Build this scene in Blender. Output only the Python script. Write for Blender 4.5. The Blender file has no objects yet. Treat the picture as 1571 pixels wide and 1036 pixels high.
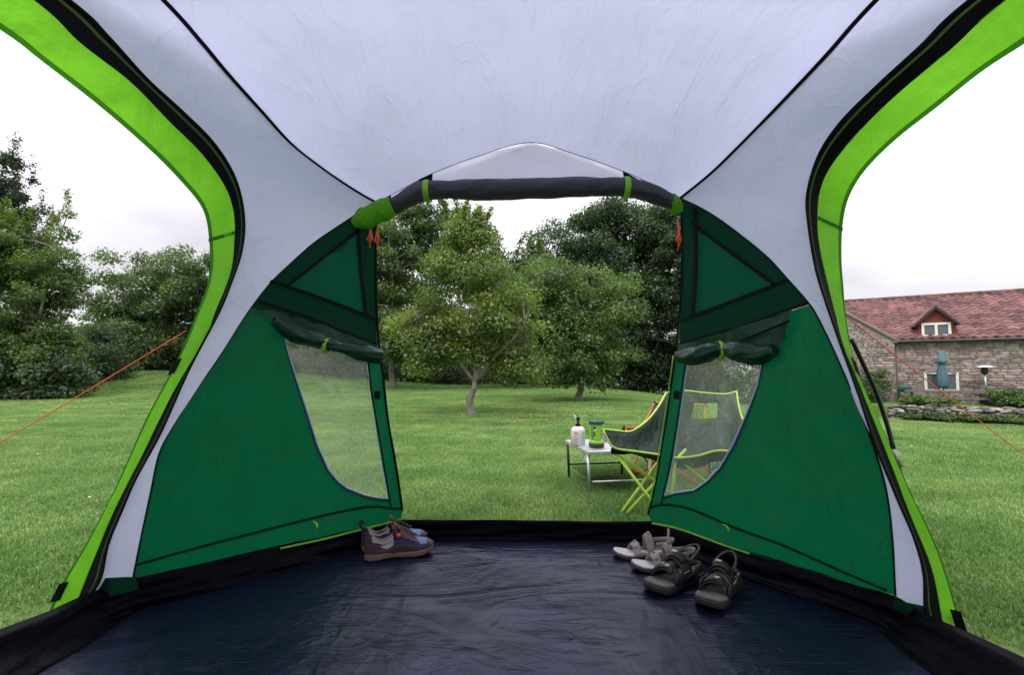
import bpy, bmesh, math, random
import numpy as np
from mathutils import Vector, Matrix, geometry, noise
random.seed(7); rng = np.random.default_rng(7)
C = bpy.context.scene.collection
R = math.radians
# ------------------------------------------------------------------ camera
F, CX, CY, HY, H = 750.0, 785.5, 518.0, 567.0, 0.85
PITCH = math.atan((HY-CY)/F)
cd = bpy.data.cameras.new('camera'); cam = bpy.data.objects.new('camera', cd); C.objects.link(cam)
cd.sensor_width = 36; cd.lens = F/1571*36; cd.clip_start = .02; cd.clip_end = 2000
cam.location = (0, 0, H); cam.rotation_euler = (math.pi/2+PITCH, 0, 0)
bpy.context.scene.camera = cam
# ------------------------------------------------------------------ sky
EL, AZ = R(52), R(200)
w = bpy.data.worlds.new('World'); bpy.context.scene.world = w; w.use_nodes = True
nt = w.node_tree; nt.nodes.clear()
def N(t, ty, **k):
    n = t.nodes.new(ty)
    for a, b in k.items(): setattr(n, a, b)
    return n
out = N(nt, 'ShaderNodeOutputWorld'); bg = N(nt, 'ShaderNodeBackground'); bg.inputs[1].default_value = .125
sky = N(nt, 'ShaderNodeTexSky', sky_type='NISHITA', sun_disc=False); sky.sun_elevation = EL; sky.sun_rotation = AZ
tc = N(nt, 'ShaderNodeTexCoord'); sp = N(nt, 'ShaderNodeSeparateXYZ'); nt.links.new(tc.outputs['Generated'], sp.inputs[0])
# overcast sky: three times as bright overhead as at the horizon
cl = N(nt, 'ShaderNodeMath', operation='MAXIMUM'); nt.links.new(sp.outputs[2], cl.inputs[0]); cl.inputs[1].default_value = 0
sq = N(nt, 'ShaderNodeMath', operation='POWER'); nt.links.new(cl.outputs[0], sq.inputs[0]); sq.inputs[1].default_value = 2
m1 = N(nt, 'ShaderNodeMath', operation='MULTIPLY_ADD'); nt.links.new(sq.outputs[0], m1.inputs[0]); m1.inputs[1].default_value = 18; m1.inputs[2].default_value = 6.4
mp = N(nt, 'ShaderNodeMapping'); mp.inputs['Rotation'].default_value = (0, 0, R(150)); mp.inputs['Location'].default_value = (.7, .2, 0); mp.inputs['Scale'].default_value = (1.4, 1.4, 4.5); nt.links.new(tc.outputs['Generated'], mp.inputs[0])
ns = N(nt, 'ShaderNodeTexNoise'); ns.inputs['Scale'].default_value = 1.5; ns.inputs['Detail'].default_value = 4; ns.inputs['Roughness'].default_value = .45
nt.links.new(mp.outputs[0], ns.inputs['Vector'])
mr = N(nt, 'ShaderNodeMapRange'); mr.inputs[1].default_value = .35; mr.inputs[2].default_value = .65; mr.inputs[3].default_value = .72; mr.inputs[4].default_value = 1.26
nt.links.new(ns.outputs[0], mr.inputs[0])
m2 = N(nt, 'ShaderNodeMath', operation='MULTIPLY'); nt.links.new(m1.outputs[0], m2.inputs[0]); nt.links.new(mr.outputs[0], m2.inputs[1])
vm = N(nt, 'ShaderNodeVectorMath', operation='SCALE'); vm.inputs[0].default_value = (1., .97, 1.03); nt.links.new(m2.outputs[0], vm.inputs['Scale'])
mx = N(nt, 'ShaderNodeMix', data_type='RGBA'); mx.inputs[0].default_value = .93
nt.links.new(sky.outputs[0], mx.inputs[6]); nt.links.new(vm.outputs[0], mx.inputs[7])
nt.links.new(mx.outputs[2], bg.inputs[0]); nt.links.new(bg.outputs[0], out.inputs[0])
sl = bpy.data.lights.new('sun', 'SUN'); sl.energy = 1.4; sl.angle = R(25); sl.color = (1, .97, .92)
so = bpy.data.objects.new('sun', sl); C.objects.link(so)
sd = Vector((math.sin(AZ)*math.cos(EL), math.cos(AZ)*math.cos(EL), math.sin(EL)))
so.rotation_euler = sd.to_track_quat('Z', 'Y').to_euler(); so.location = (0, 0, 30)
vs = bpy.context.scene.view_settings
vs.view_transform = 'Standard'; vs.look = 'None'; vs.gamma = 1; vs.use_curve_mapping = False; vs.exposure = .22
bpy.context.scene.render.resolution_x = 1024; bpy.context.scene.render.resolution_y = 676
bpy.context.scene.cycles.max_bounces = 10; bpy.context.scene.cycles.transparent_max_bounces = 16
# ------------------------------------------------------------------ helpers
cp, sn = math.cos(PITCH), math.sin(PITCH)
def ray(px, py):
    a, b = (px-CX)/F, (CY-py)/F
    return Vector((a, cp-b*sn, sn+b*cp))
CAM = Vector((0, 0, H))
def P(px, py, Y): d = ray(px, py); return CAM+d*(Y/d.y)
def G(px, py, z=0.): d = ray(px, py); return CAM+d*((z-H)/d.z)
def PL(px, py, pl, off=0.):
    p0, n = pl; d = ray(px, py); return CAM+d*(((p0+n*off)-CAM).dot(n)/d.dot(n))
def sst(a, b, x): t = np.clip((x-a)/(b-a), 0, 1); return t*t*(3-2*t)
def terrain(x, y):
    z = -.95*sst(2, 13, x)*sst(4, 16, y)
    z = z+.80*sst(-3, -14, x)*sst(13, 25, y)
    z = z+.012*np.sin(x*1.1+.5)*np.sin(y*.9)*sst(3, 6, np.hypot(x, y))
    return z
class MB:
    def __init__(s): s.v = []; s.f = []; s.var = []; s.n = 0
    def add(s, vs, fs, var=None):
        o = len(s.v); s.v += [tuple(p) for p in vs]; s.f += [tuple(i+o for i in f) for f in fs]
        s.var += [(random.random() if var is None else var)]*len(fs); return s
    def box(s, c, d, rot=None, var=None, bev=0):
        x, y, z = [q/2 for q in d]; c = Vector(c)
        pts = [Vector((a*x, b*y, e*z)) for e in (-1, 1) for b in (-1, 1) for a in (-1, 1)]
        if rot is not None: pts = [rot@p for p in pts]
        return s.add([c+p for p in pts], [(0, 2, 3, 1), (4, 5, 7, 6), (0, 1, 5, 4), (2, 6, 7, 3), (0, 4, 6, 2), (1, 3, 7, 5)], var)
    def rock(s, c, d, rot=None, var=None, j=.18):
        x, y, z = [q/2 for q in d]; c = Vector(c); k = .72
        pts = []
        for e in (-1, -.0, 1):
            q = k if e else 1
            for a, b in ((-1, -.6), (-.6, -1), (.6, -1), (1, -.6), (1, .6), (.6, 1), (-.6, 1), (-1, .6)):
                pts.append(Vector((a*x*q*(1+random.uniform(-j, j)), b*y*q*(1+random.uniform(-j, j)), e*z*(1+random.uniform(-j, j)))))
        if rot is not None: pts = [rot@p for p in pts]
        fs = [tuple(range(7, -1, -1)), tuple(range(16, 24))]
        for r in (0, 8):
            for i in range(8): fs.append((r+i, r+(i+1) % 8, r+8+(i+1) % 8, r+8+i))
        return s.add([c+p for p in pts], fs, var)
    def tube(s, path, rad, n=8, caps=True, flat=1., up=None, var=None):
        path = [Vector(p) for p in path]; m = len(path)
        if not hasattr(rad, '__len__'): rad = [rad]*m
        vs = []; prev = None
        for i, p in enumerate(path):
            t = (path[min(i+1, m-1)]-path[max(i-1, 0)]).normalized()
            if prev is None:
                a = Vector(up) if up is not None else (Vector((0, 0, 1)) if abs(t.z) < .9 else Vector((1, 0, 0)))
            else: a = prev
            u = (a-t*a.dot(t)).normalized(); prev = u; v = t.cross(u)
            for k in range(n):
                an = 2*math.pi*k/n; vs.append(p+(u*math.cos(an)*flat+v*math.sin(an))*rad[i])
        fs = [(i*n+k, i*n+(k+1) % n, (i+1)*n+(k+1) % n, (i+1)*n+k) for i in range(m-1) for k in range(n)]
        if caps: fs += [tuple(range(n-1, -1, -1)), tuple((m-1)*n+k for k in range(n))]
        return s.add(vs, fs, var)
    def lathe(s, c, prof, n=16, var=None):
        c = Vector(c); vs = [c+Vector((r*math.cos(2*math.pi*k/n), r*math.sin(2*math.pi*k/n), z)) for r, z in prof for k in range(n)]
        m = len(prof); fs = [(i*n+k, i*n+(k+1) % n, (i+1)*n+(k+1) % n, (i+1)*n+k) for i in range(m-1) for k in range(n)]
        fs += [tuple(range(n-1, -1, -1)), tuple((m-1)*n+k for k in range(n))]
        return s.add(vs, fs, var)
    def grid(s, rows, closed=False, var=None):
        m, n = len(rows), len(rows[0]); vs = [p for r in rows for p in r]
        fs = [(i*n+k, i*n+(k+1) % n, (i+1)*n+(k+1) % n, (i+1)*n+k) for i in range(m-1) for k in range(n if closed else n-1)]
        return s.add(vs, fs, var)
    def prism(s, poly, a, b, var=None):
        n = len(poly); vs = [Vector(p)+Vector(a) for p in poly]+[Vector(p)+Vector(b) for p in poly]
        return s.add(vs, [tuple(range(n-1, -1, -1)), tuple(range(n, 2*n))]+[(i, (i+1) % n, n+(i+1) % n, n+i) for i in range(n)], var)
    def mesh(s, name, mat, smooth=False):
        me = bpy.data.meshes.new(name); me.from_pydata(s.v, [], s.f); me.update()
        at = me.attributes.new('var', 'FLOAT', 'FACE'); at.data.foreach_set('value', np.array(s.var, 'f'))
        if mat: me.materials.append(mat)
        if smooth: me.polygons.foreach_set('use_smooth', [True]*len(me.polygons))
        return me
def link(name, me, parent=None, **kw):
    o = bpy.data.objects.new(name, me); C.objects.link(o)
    if parent:
        o.parent = parent
        if kw.pop('world', False): o.matrix_parent_inverse = parent['_w'] if False else WINV[parent.name]
    for k, v in kw.items(): o[k] = v
    return o
WINV = {}
def thing(name, label, cat, loc=(0, 0, 0), rz=0, group=None, scale=1):
    o = bpy.data.objects.new(name, None); C.objects.link(o); o.location = loc; o.rotation_euler = (0, 0, rz); o.scale = (scale,)*3
    o.empty_display_size = .1
    o['label'] = label; o['category'] = cat
    if group: o['group'] = group
    WINV[o.name] = (Matrix.Translation(loc)@Matrix.Rotation(rz, 4, 'Z')@Matrix.Scale(scale, 4)).inverted()
    return o
def part(name, mb, mat, parent, smooth=False, world=False, **kw):
    me = mb.mesh(name, mat, smooth) if isinstance(mb, MB) else mb
    o = bpy.data.objects.new(name, me); C.objects.link(o); o.parent = parent
    root = parent
    if world:
        while root.parent: root = root.parent
        if parent is root: o.matrix_parent_inverse = WINV[root.name]
        # a sub-part's parent already carries the inverse, so nothing is needed there
    for k, v in kw.items(): o[k] = v
    return o
def bevel(o, w, seg=2, ang=.6):
    m = o.modifiers.new('b', 'BEVEL'); m.width = w; m.segments = seg; m.limit_method = 'ANGLE'; m.angle_limit = ang; return o
def subsurf(o, n=1):
    m = o.modifiers.new('s', 'SUBSURF'); m.levels = n; m.render_levels = n; return o
def solid(o, t):
    m = o.modifiers.new('t', 'SOLIDIFY'); m.thickness = t; m.offset = 0; return o
def crom(pts, n):
    """Catmull-Rom through pts, n samples evenly by arc length"""
    pts = [np.array(p, float) for p in pts]; q = [2*pts[0]-pts[1]]+pts+[2*pts[-1]-pts[-2]]; o = []
    for i in range(1, len(q)-2):
        for t in np.linspace(0, 1, 16, endpoint=False):
            a, b, c, d = q[i-1:i+3]
            o.append(.5*((2*b)+(-a+c)*t+(2*a-5*b+4*c-d)*t*t+(-a+3*b-3*c+d)*t**3))
    o.append(pts[-1]); o = np.array(o); L = np.r_[0, np.cumsum(np.linalg.norm(np.diff(o, axis=0), axis=1))]
    s = np.linspace(0, L[-1], n); return np.stack([np.interp(s, L, o[:, k]) for k in range(o.shape[1])], 1)
# ------------------------------------------------------------------ materials
def newmat(name):
    m = bpy.data.materials.new(name); m.use_nodes = True; t = m.node_tree; t.nodes.clear()
    return m, t, N(t, 'ShaderNodeOutputMaterial')
def coord(t, scale=(1, 1, 1), rot=(0, 0, 0), kind='Object'):
    c = N(t, 'ShaderNodeTexCoord'); mp = N(t, 'ShaderNodeMapping'); mp.inputs['Scale'].default_value = scale; mp.inputs['Rotation'].default_value = rot
    t.links.new(c.outputs[kind], mp.inputs[0]); return mp.outputs[0]
def nz(t, vec, scale, detail=3, rough=.5, dist=0):
    n = N(t, 'ShaderNodeTexNoise'); n.inputs['Scale'].default_value = scale; n.inputs['Detail'].default_value = detail
    n.inputs['Roughness'].default_value = rough; n.inputs['Distortion'].default_value = dist; t.links.new(vec, n.inputs['Vector']); return n.outputs[0]
def ramp(t, fac, stops):
    r = N(t, 'ShaderNodeValToRGB'); e = r.color_ramp.elements
    while len(e) < len(stops): e.new(.5)
    for k, (p, c) in enumerate(stops): e[k].position = p; e[k].color = (c[0], c[1], c[2], 1) if hasattr(c, '__len__') else (c, c, c, 1)
    t.links.new(fac, r.inputs[0]); return r.outputs[0]
def mixc(t, a, b, fac, mode='MIX'):
    m = N(t, 'ShaderNodeMix', data_type='RGBA', blend_type=mode)
    for s, v in ((m.inputs[6], a), (m.inputs[7], b), (m.inputs[0], fac)):
        if hasattr(v, 'is_linked'): t.links.new(v, s)
        elif hasattr(v, '__len__'): s.default_value = (*v, 1)
        else: s.default_value = v
    return m.outputs[2]
def bump(t, h, strength, dist, prev=None):
    b = N(t, 'ShaderNodeBump'); b.inputs['Strength'].default_value = strength; b.inputs['Distance'].default_value = dist
    t.links.new(h, b.inputs['Height'])
    if prev: t.links.new(prev, b.inputs['Normal'])
    return b.outputs[0]
def pbr(name, col, rough=.6, metal=0, spec=.5, var=.15, nscale=20, bmp=.15, bdist=.003, bscale=60, attr=0, kind='Object'):
    m, t, o = newmat(name); b = N(t, 'ShaderNodeBsdfPrincipled'); t.links.new(b.outputs[0], o.inputs[0])
    v = coord(t, kind=kind); f = nz(t, v, nscale, 4, .6)
    c = ramp(t, f, [(.3, [q*(1-var) for q in col]), (.7, [min(1, q*(1+var)) for q in col])])
    if attr:
        a = N(t, 'ShaderNodeAttribute', attribute_name='var')
        g = ramp(t, a.outputs['Fac'], [(0, 1-attr), (1, 1+attr)]) if attr <= 0 else None
        mr = N(t, 'ShaderNodeMapRange'); mr.inputs[3].default_value = 1-attr; mr.inputs[4].default_value = 1+attr; t.links.new(a.outputs['Fac'], mr.inputs[0])
        s = N(t, 'ShaderNodeVectorMath', operation='SCALE'); t.links.new(c, s.inputs[0]); t.links.new(mr.outputs[0], s.inputs['Scale']); c = s.outputs[0]
    t.links.new(c, b.inputs['Base Color'])
    b.inputs['Roughness'].default_value = rough; b.inputs['Metallic'].default_value = metal; b.inputs['Specular IOR Level'].default_value = spec
    if bmp: t.links.new(bump(t, nz(t, v, bscale, 3), bmp, bdist), b.inputs['Normal'])
    return m
def cloth(name, diff, trans, gloss=.05, rough=.45, wr=.25, wscale=3., wdist=.02, stretch=(1, 1, 1), rot=(0, 0, 0), weave=True, var=.06):
    """thin tent fabric: reflects a little, lets daylight through"""
    m, t, o = newmat(name); v = coord(t, stretch, rot)
    w1 = nz(t, v, wscale, 4, .55, .6)
    rg = N(t, 'ShaderNodeMath', operation='ABSOLUTE'); sb = N(t, 'ShaderNodeMath', operation='SUBTRACT'); t.links.new(nz(t, v, wscale*2.1, 2, .5, .4), sb.inputs[0]); sb.inputs[1].default_value = .5
    t.links.new(sb.outputs[0], rg.inputs[0])
    nrm = bump(t, w1, wr, wdist); nrm = bump(t, rg.outputs[0], wr*.8, wdist*.5, nrm)
    rl = N(t, 'ShaderNodeMath', operation='ABSOLUTE'); sb2 = N(t, 'ShaderNodeMath', operation='SUBTRACT'); t.links.new(nz(t, coord(t, (2.2, .7, .7), (.4, .3, .9)), wscale*1.2, 3, .5, 1.2), sb2.inputs[0]); sb2.inputs[1].default_value = .5; t.links.new(sb2.outputs[0], rl.inputs[0])
    cr_ = N(t, 'ShaderNodeMapRange'); cr_.inputs[2].default_value = .035; t.links.new(rl.outputs[0], cr_.inputs[0]); nrm = bump(t, cr_.outputs[0], wr*.35, wdist*.12, nrm)
    f = nz(t, coord(t), 1.6, 5, .6)
    fine = nz(t, coord(t), 380, 2, .5)
    def vc(c):
        a = ramp(t, f, [(.3, [q*(1-var) for q in c]), (.7, [q*(1+var) for q in c])])
        return mixc(t, a, ramp(t, fine, [(.3, .93), (.7, 1.)]), 1., 'MULTIPLY')
    d = N(t, 'ShaderNodeBsdfDiffuse'); tr = N(t, 'ShaderNodeBsdfTranslucent'); ad = N(t, 'ShaderNodeAddShader')
    t.links.new(vc(diff), d.inputs[0]); t.links.new(vc(trans), tr.inputs[0]); t.links.new(nrm, d.inputs['Normal']); t.links.new(nrm, tr.inputs['Normal'])
    t.links.new(d.outputs[0], ad.inputs[0]); t.links.new(tr.outputs[0], ad.inputs[1])
    gl = N(t, 'ShaderNodeBsdfGlossy'); gl.inputs['Roughness'].default_value = rough; t.links.new(nrm, gl.inputs['Normal']); gl.inputs[0].default_value = (1, 1, 1, 1)
    mx = N(t, 'ShaderNodeMixShader'); fr = N(t, 'ShaderNodeLayerWeight'); fr.inputs[0].default_value = .25
    mu = N(t, 'ShaderNodeMath', operation='MULTIPLY'); t.links.new(fr.outputs['Facing'], mu.inputs[0]); mu.inputs[1].default_value = gloss*3
    ad2 = N(t, 'ShaderNodeMath', operation='ADD'); t.links.new(mu.outputs[0], ad2.inputs[0]); ad2.inputs[1].default_value = gloss*.3
    t.links.new(ad2.outputs[0], mx.inputs[0]); t.links.new(ad.outputs[0], mx.inputs[1]); t.links.new(gl.outputs[0], mx.inputs[2])
    t.links.new(mx.outputs[0], o.inputs[0]); return m
M = {}
M['roof'] = cloth('roof_fabric', (.42, .42, .53), (.232, .240, .318), .012, .5, .85, 2.6, .05, (1.2, .5, .6), (.3, .2, .5), var=.05)
M['hood'] = cloth('hood_fabric', (.44, .43, .52), (.33, .32, .41), .02, .5, .4, 3, .02)
M['green'] = cloth('green_wall_fabric', (.001, .056, .022), (.001, .068, .025), .02, .38, 1.1, 2.4, .05, (1, 1, .6), (.5, .4, 0), var=.16)
M['green_lined'] = cloth('lined_green_fabric', (.001, .022, .010), (.0005, .011, .005), .01, .45, .5, 4, .02)
M['vent'] = cloth('vent_fabric', (.001, .038, .018), (.001, .036, .017), .01, .45, .3, 5, .01)
M['green_roll'] = cloth('rolled_green_fabric', (.001, .034, .017), (.001, .018, .009), .05, .35, .5, 7, .02)
M['lime'] = cloth('lime_fabric', (.09, .27, .012), (.108, .32, .016), .02, .45, .9, 5, .03, var=.12)
M['lime_bind'] = cloth('dark_lime_binding', (.02, .10, .004), (.02, .10, .004), .02, .5, .2, 6, .01)
M['greyroll'] = cloth('charcoal_fabric', (.045, .042, .054), (.03, .028, .036), .05, .4, .9, 8, .03, (.6, 1, 1))
M['black'] = pbr('black_webbing', (.0022, .0022, .0038), .6, bscale=200, bmp=.2, spec=.12)
M['olive'] = cloth('olive_sleeve_fabric', (.03, .05, .012), (.02, .04, .008), .02)
M['navy'] = pbr('navy_piping', (.012, .03, .09), .5)
M['clearpipe'] = pbr('pale_blue_piping', (.35, .45, .58), .35)
M['limeplain'] = pbr('lime_webbing', (.20, .46, .02), .55, bscale=300)
M['orange'] = pbr('orange_cord', (.85, .13, .03), .5, bscale=400, bmp=.4)
M['pole'] = pbr('black_pole', (.008, .008, .010), .3)
M['ferrule'] = pbr('steel_ferrule', (.22, .23, .22), .45, .8)
M['alu'] = pbr('brushed_aluminium', (.72, .72, .74), .38, .85, nscale=60, var=.08)
M['steel'] = pbr('steel', (.6, .6, .6), .3, 1)
# groundsheet
m, t, o = newmat('groundsheet_plastic'); b = N(t, 'ShaderNodeBsdfPrincipled'); t.links.new(b.outputs[0], o.inputs[0]); M['floor'] = m
v = coord(t); c1 = nz(t, v, 1.3, 4, .6); t.links.new(ramp(t, c1, [(.3, (.002, .003, .008)), (.7, (.004, .006, .018))]), b.inputs['Base Color'])
v2 = coord(t, (1, .38, 1), (0, 0, .5)); v3 = coord(t, (.5, 1.4, 1), (0, 0, -.3))
def ridge(vec, sc, d=.5):
    s = N(t, 'ShaderNodeMath', operation='SUBTRACT'); t.links.new(nz(t, vec, sc, 3, .5, d), s.inputs[0]); s.inputs[1].default_value = .5
    a = N(t, 'ShaderNodeMath', operation='ABSOLUTE'); t.links.new(s.outputs[0], a.inputs[0])
    p = N(t, 'ShaderNodeMapRange'); p.inputs[1].default_value = 0; p.inputs[2].default_value = .12; p.inputs[3].default_value = 1; p.inputs[4].default_value = 0; t.links.new(a.outputs[0], p.inputs[0]); return p.outputs[0]
msk = ramp(t, nz(t, v, 1.7, 2), [(.42, .0), (.6, 1.)])
nrm = bump(t, nz(t, v, 2.6, 3), .5, .035); nrm = bump(t, ridge(v3, 2.2, 1.), .35, .010, nrm); nrm = bump(t, ridge(v2, 6), .28, .005, nrm)
def msc(h):
    q_ = N(t, 'ShaderNodeMath', operation='MULTIPLY'); t.links.new(h, q_.inputs[0]); t.links.new(msk, q_.inputs[1]); return q_.outputs[0]
nrm = bump(t, msc(ridge(v3, 14, 1.2)), .4, .004, nrm); nrm = bump(t, nz(t, v, 45, 4, .65), .22, .004, nrm)
t.links.new(nrm, b.inputs['Normal']); t.links.new(ramp(t, nz(t, v, 5, 5, .7), [(.3, .27), (.7, .42)]), b.inputs['Roughness']); b.inputs['Specular IOR Level'].default_value = .42; b.inputs['Specular Tint'].default_value = (.40, .52, 1, 1)
M['lip'] = pbr('black_groundsheet_edge', (.0012, .0013, .0035), .45, spec=.05, bscale=25, bmp=.5, bdist=.01, var=.3)
# clear window film
m, t, o = newmat('clear_window_film'); M['film'] = m
tr = N(t, 'ShaderNodeBsdfTransparent'); tr.inputs[0].default_value = (.86, .9, .86, 1)
hz = N(t, 'ShaderNodeAddShader'); d1 = N(t, 'ShaderNodeBsdfDiffuse'); d2 = N(t, 'ShaderNodeBsdfTranslucent'); d1.inputs[0].default_value = (.10, .11, .10, 1); d2.inputs[0].default_value = (.42, .48, .38, 1)
t.links.new(d1.outputs[0], hz.inputs[0]); t.links.new(d2.outputs[0], hz.inputs[1])
v = coord(t); mq = N(t, 'ShaderNodeMapping'); mq.inputs['Scale'].default_value = (1, 1, .10); t.links.new(coord(t, (1, 1, 1), (.2, .75, .1)), mq.inputs[0]); v4 = mq.outputs[0]
cl1 = ramp(t, nz(t, v, 4, 3), [(.3, .13), (.75, .27)])
scr = ramp(t, nz(t, v4, 38, 3, .7, .8), [(.64, 0.), (.72, .30)])
ad = N(t, 'ShaderNodeMath', operation='ADD'); t.links.new(cl1, ad.inputs[0]); t.links.new(scr, ad.inputs[1]); ad.use_clamp = True
mxs = N(t, 'ShaderNodeMixShader'); t.links.new(ad.outputs[0], mxs.inputs[0]); t.links.new(tr.outputs[0], mxs.inputs[1]); t.links.new(hz.outputs[0], mxs.inputs[2])
gl = N(t, 'ShaderNodeBsdfGlossy'); gl.inputs['Roughness'].default_value = .12
t.links.new(bump(t, nz(t, v4, 6, 3, .6, 1), .5, .02), gl.inputs['Normal'])
m3 = N(t, 'ShaderNodeMixShader'); m3.inputs[0].default_value = .06; t.links.new(mxs.outputs[0], m3.inputs[1]); t.links.new(gl.outputs[0], m3.inputs[2]); t.links.new(m3.outputs[0], o.inputs[0])
# leaves
def leafmat(name, cols, tr=.52):
    m, t, o = newmat(name); a = N(t, 'ShaderNodeAttribute', attribute_name='var')
    c = ramp(t, a.outputs['Fac'], [(i/(len(cols)-1), q) for i, q in enumerate(cols)])
    d = N(t, 'ShaderNodeBsdfDiffuse'); l = N(t, 'ShaderNodeBsdfTranslucent'); t.links.new(c, d.inputs[0])
    c2 = mixc(t, c, (1.1, 1.25, .5), 1., 'MULTIPLY'); t.links.new(c2, l.inputs[0])
    x = N(t, 'ShaderNodeMixShader'); x.inputs[0].default_value = tr; t.links.new(d.outputs[0], x.inputs[1]); t.links.new(l.outputs[0], x.inputs[2])
    g = N(t, 'ShaderNodeBsdfGlossy'); g.inputs['Roughness'].default_value = .4; y = N(t, 'ShaderNodeMixShader'); y.inputs[0].default_value = .05
    t.links.new(x.outputs[0], y.inputs[1]); t.links.new(g.outputs[0], y.inputs[2]); t.links.new(y.outputs[0], o.inputs[0]); return m
M['leaf_apple'] = leafmat('fruit_tree_leaves', [(.065, .115, .025), (.12, .185, .037), (.20, .265, .048), (.35, .36, .06)])
M['leaf_mid'] = leafmat('mid_green_leaves', [(.055, .10, .025), (.09, .155, .035), (.13, .205, .045), (.20, .25, .06)])
M['leaf_olive'] = leafmat('olive_leaves', [(.048, .09, .03), (.082, .14, .042), (.125, .19, .055), (.20, .25, .08)])
M['leaf_dark'] = leafmat('dark_leaves', [(.028, .06, .026), (.048, .09, .036), (.07, .12, .05), (.10, .15, .065)])
M['leaf_larch'] = leafmat('dark_needles', [(.018, .035, .022), (.028, .052, .03), (.045, .07, .035)])
M['bark'] = pbr('grey_bark', (.21, .195, .16), .9, bmp=.8, bdist=.02, bscale=25, var=.4, nscale=9)
M['bark_dark'] = pbr('dark_bark', (.06, .05, .04), .9, bmp=.8, bdist=.02, bscale=20, var=.4)
# lawn
def lawncol(t, blades):
    g = N(t, 'ShaderNodeNewGeometry'); v = g.outputs['Position']
    if blades:
        at = N(t, 'ShaderNodeAttribute', attribute_name='var'); oi = N(t, 'ShaderNodeObjectInfo')
        c = ramp(t, at.outputs['Fac'], [(0, (.135, .275, .07)), (.5, (.205, .38, .10)), (.82, (.29, .44, .14)), (.93, (.41, .47, .23)), (1, (.50, .48, .31))])
    else: c = ramp(t, nz(t, v, 25, 5, .75), [(.3, (.10, .18, .05)), (.7, (.17, .27, .08))])
    big = nz(t, v, .55, 4, .6)
    c = mixc(t, c, ramp(t, big, [(.32, (.72, .84, .74)), (.5, (1, 1, 1)), (.68, (1.42, 1.22, 1.3))]), 1., 'MULTIPLY')
    md = nz(t, v, 2.6, 3, .6); c = mixc(t, c, ramp(t, md, [(.3, (.74, .82, .8)), (.7, (1.26, 1.14, 1.2))]), 1., 'MULTIPLY')
    # mown stripes, worn brown patch under the fruit tree
    mp = N(t, 'ShaderNodeMapping'); mp.inputs['Rotation'].default_value = (0, 0, .12); t.links.new(v, mp.inputs[0])
    wv = N(t, 'ShaderNodeTexWave'); wv.bands_direction = 'Y'; wv.inputs['Scale'].default_value = .33; wv.inputs['Distortion'].default_value = 1.6; wv.inputs['Detail'].default_value = 2; wv.inputs['Detail Scale'].default_value = .6; t.links.new(mp.outputs[0], wv.inputs[0])
    c = mixc(t, c, ramp(t, wv.outputs['Fac'], [(.2, (.93, .95, .92)), (.8, (1.06, 1.04, 1.06))]), 1., 'MULTIPLY')
    for (cx, cy, rx, ry, col) in ((.3, 8.6, 2.2, .8, (.16, .11, .06)), (-12.2, 12.4, 2.6, .9, (.13, .10, .05)), (2.2, 13.2, 2., .8, (.13, .10, .055))):
        sb = N(t, 'ShaderNodeVectorMath', operation='SUBTRACT'); t.links.new(v, sb.inputs[0]); sb.inputs[1].default_value = (cx, cy, 0)
        sc = N(t, 'ShaderNodeVectorMath', operation='MULTIPLY'); t.links.new(sb.outputs[0], sc.inputs[0]); sc.inputs[1].default_value = (1/rx, 1/ry, 0)
        ln = N(t, 'ShaderNodeVectorMath', operation='LENGTH'); t.links.new(sc.outputs[0], ln.inputs[0])
        a2 = N(t, 'ShaderNodeMath', operation='MULTIPLY_ADD'); t.links.new(nz(t, v, 3.5, 4, .7), a2.inputs[0]); a2.inputs[1].default_value = 1.6; t.links.new(ln.outputs['Value'], a2.inputs[2])
        c = mixc(t, c, col, ramp(t, a2.outputs[0], [(.0, .0), (.0, .55), (1., 0.)]) if False else ramp(t, a2.outputs[0], [(.85, .42), (1., 0.)]))
    return c, v
m, t, o = newmat('lawn_soil'); M['lawn'] = m; b = N(t, 'ShaderNodeBsdfPrincipled'); t.links.new(b.outputs[0], o.inputs[0]); c, v = lawncol(t, False)
t.links.new(c, b.inputs['Base Color']); b.inputs['Roughness'].default_value = .9; b.inputs['Specular IOR Level'].default_value = .1
t.links.new(bump(t, nz(t, v, 30, 5, .8), .8, .03), b.inputs['Normal'])
m, t, o = newmat('grass_blades'); M['grass'] = m; c, v = lawncol(t, True); d = N(t, 'ShaderNodeBsdfDiffuse'); l = N(t, 'ShaderNodeBsdfTranslucent'); x = N(t, 'ShaderNodeMixShader'); x.inputs[0].default_value = .35
t.links.new(c, d.inputs[0]); t.links.new(c, l.inputs[0]); t.links.new(d.outputs[0], x.inputs[1]); t.links.new(l.outputs[0], x.inputs[2])
t.links.new(x.outputs[0], o.inputs[0])
# ------------------------------------------------------------------ tent planes and outline
FL, DLc, TL = G(205, 887, .1), G(614, 797, .1), P(577, 310, 2.40)
FR, DRc, TR = G(1373, 914, .1), G(1000, 800, .1), P(1043, 304, 2.38)
def plane(a, b, c):
    n = (b-a).cross(c-a).normalized()
    if n.dot(CAM-a) < 0: n = -n
    return (a, n)
PLL, PLR = plane(FL, DLc, TL), plane(FR, DRc, TR)
PLD = plane(DLc, DRc, Vector(((TL.x+TR.x)/2, 2.36, TL.z)))
LIP = [(-1.50, -1.30), (-1.50, .5), tuple(G(0, 965, .1))[:2], tuple(G(75, 938, .1))[:2], tuple(G(134, 912, .1))[:2], tuple(FL)[:2], tuple(DLc)[:2], tuple(DRc)[:2], tuple(FR)[:2], tuple(G(1430, 946, .1))[:2], tuple(G(1571, 1007, .1))[:2], (1.44, .4), (1.44, -1.30)]
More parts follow.
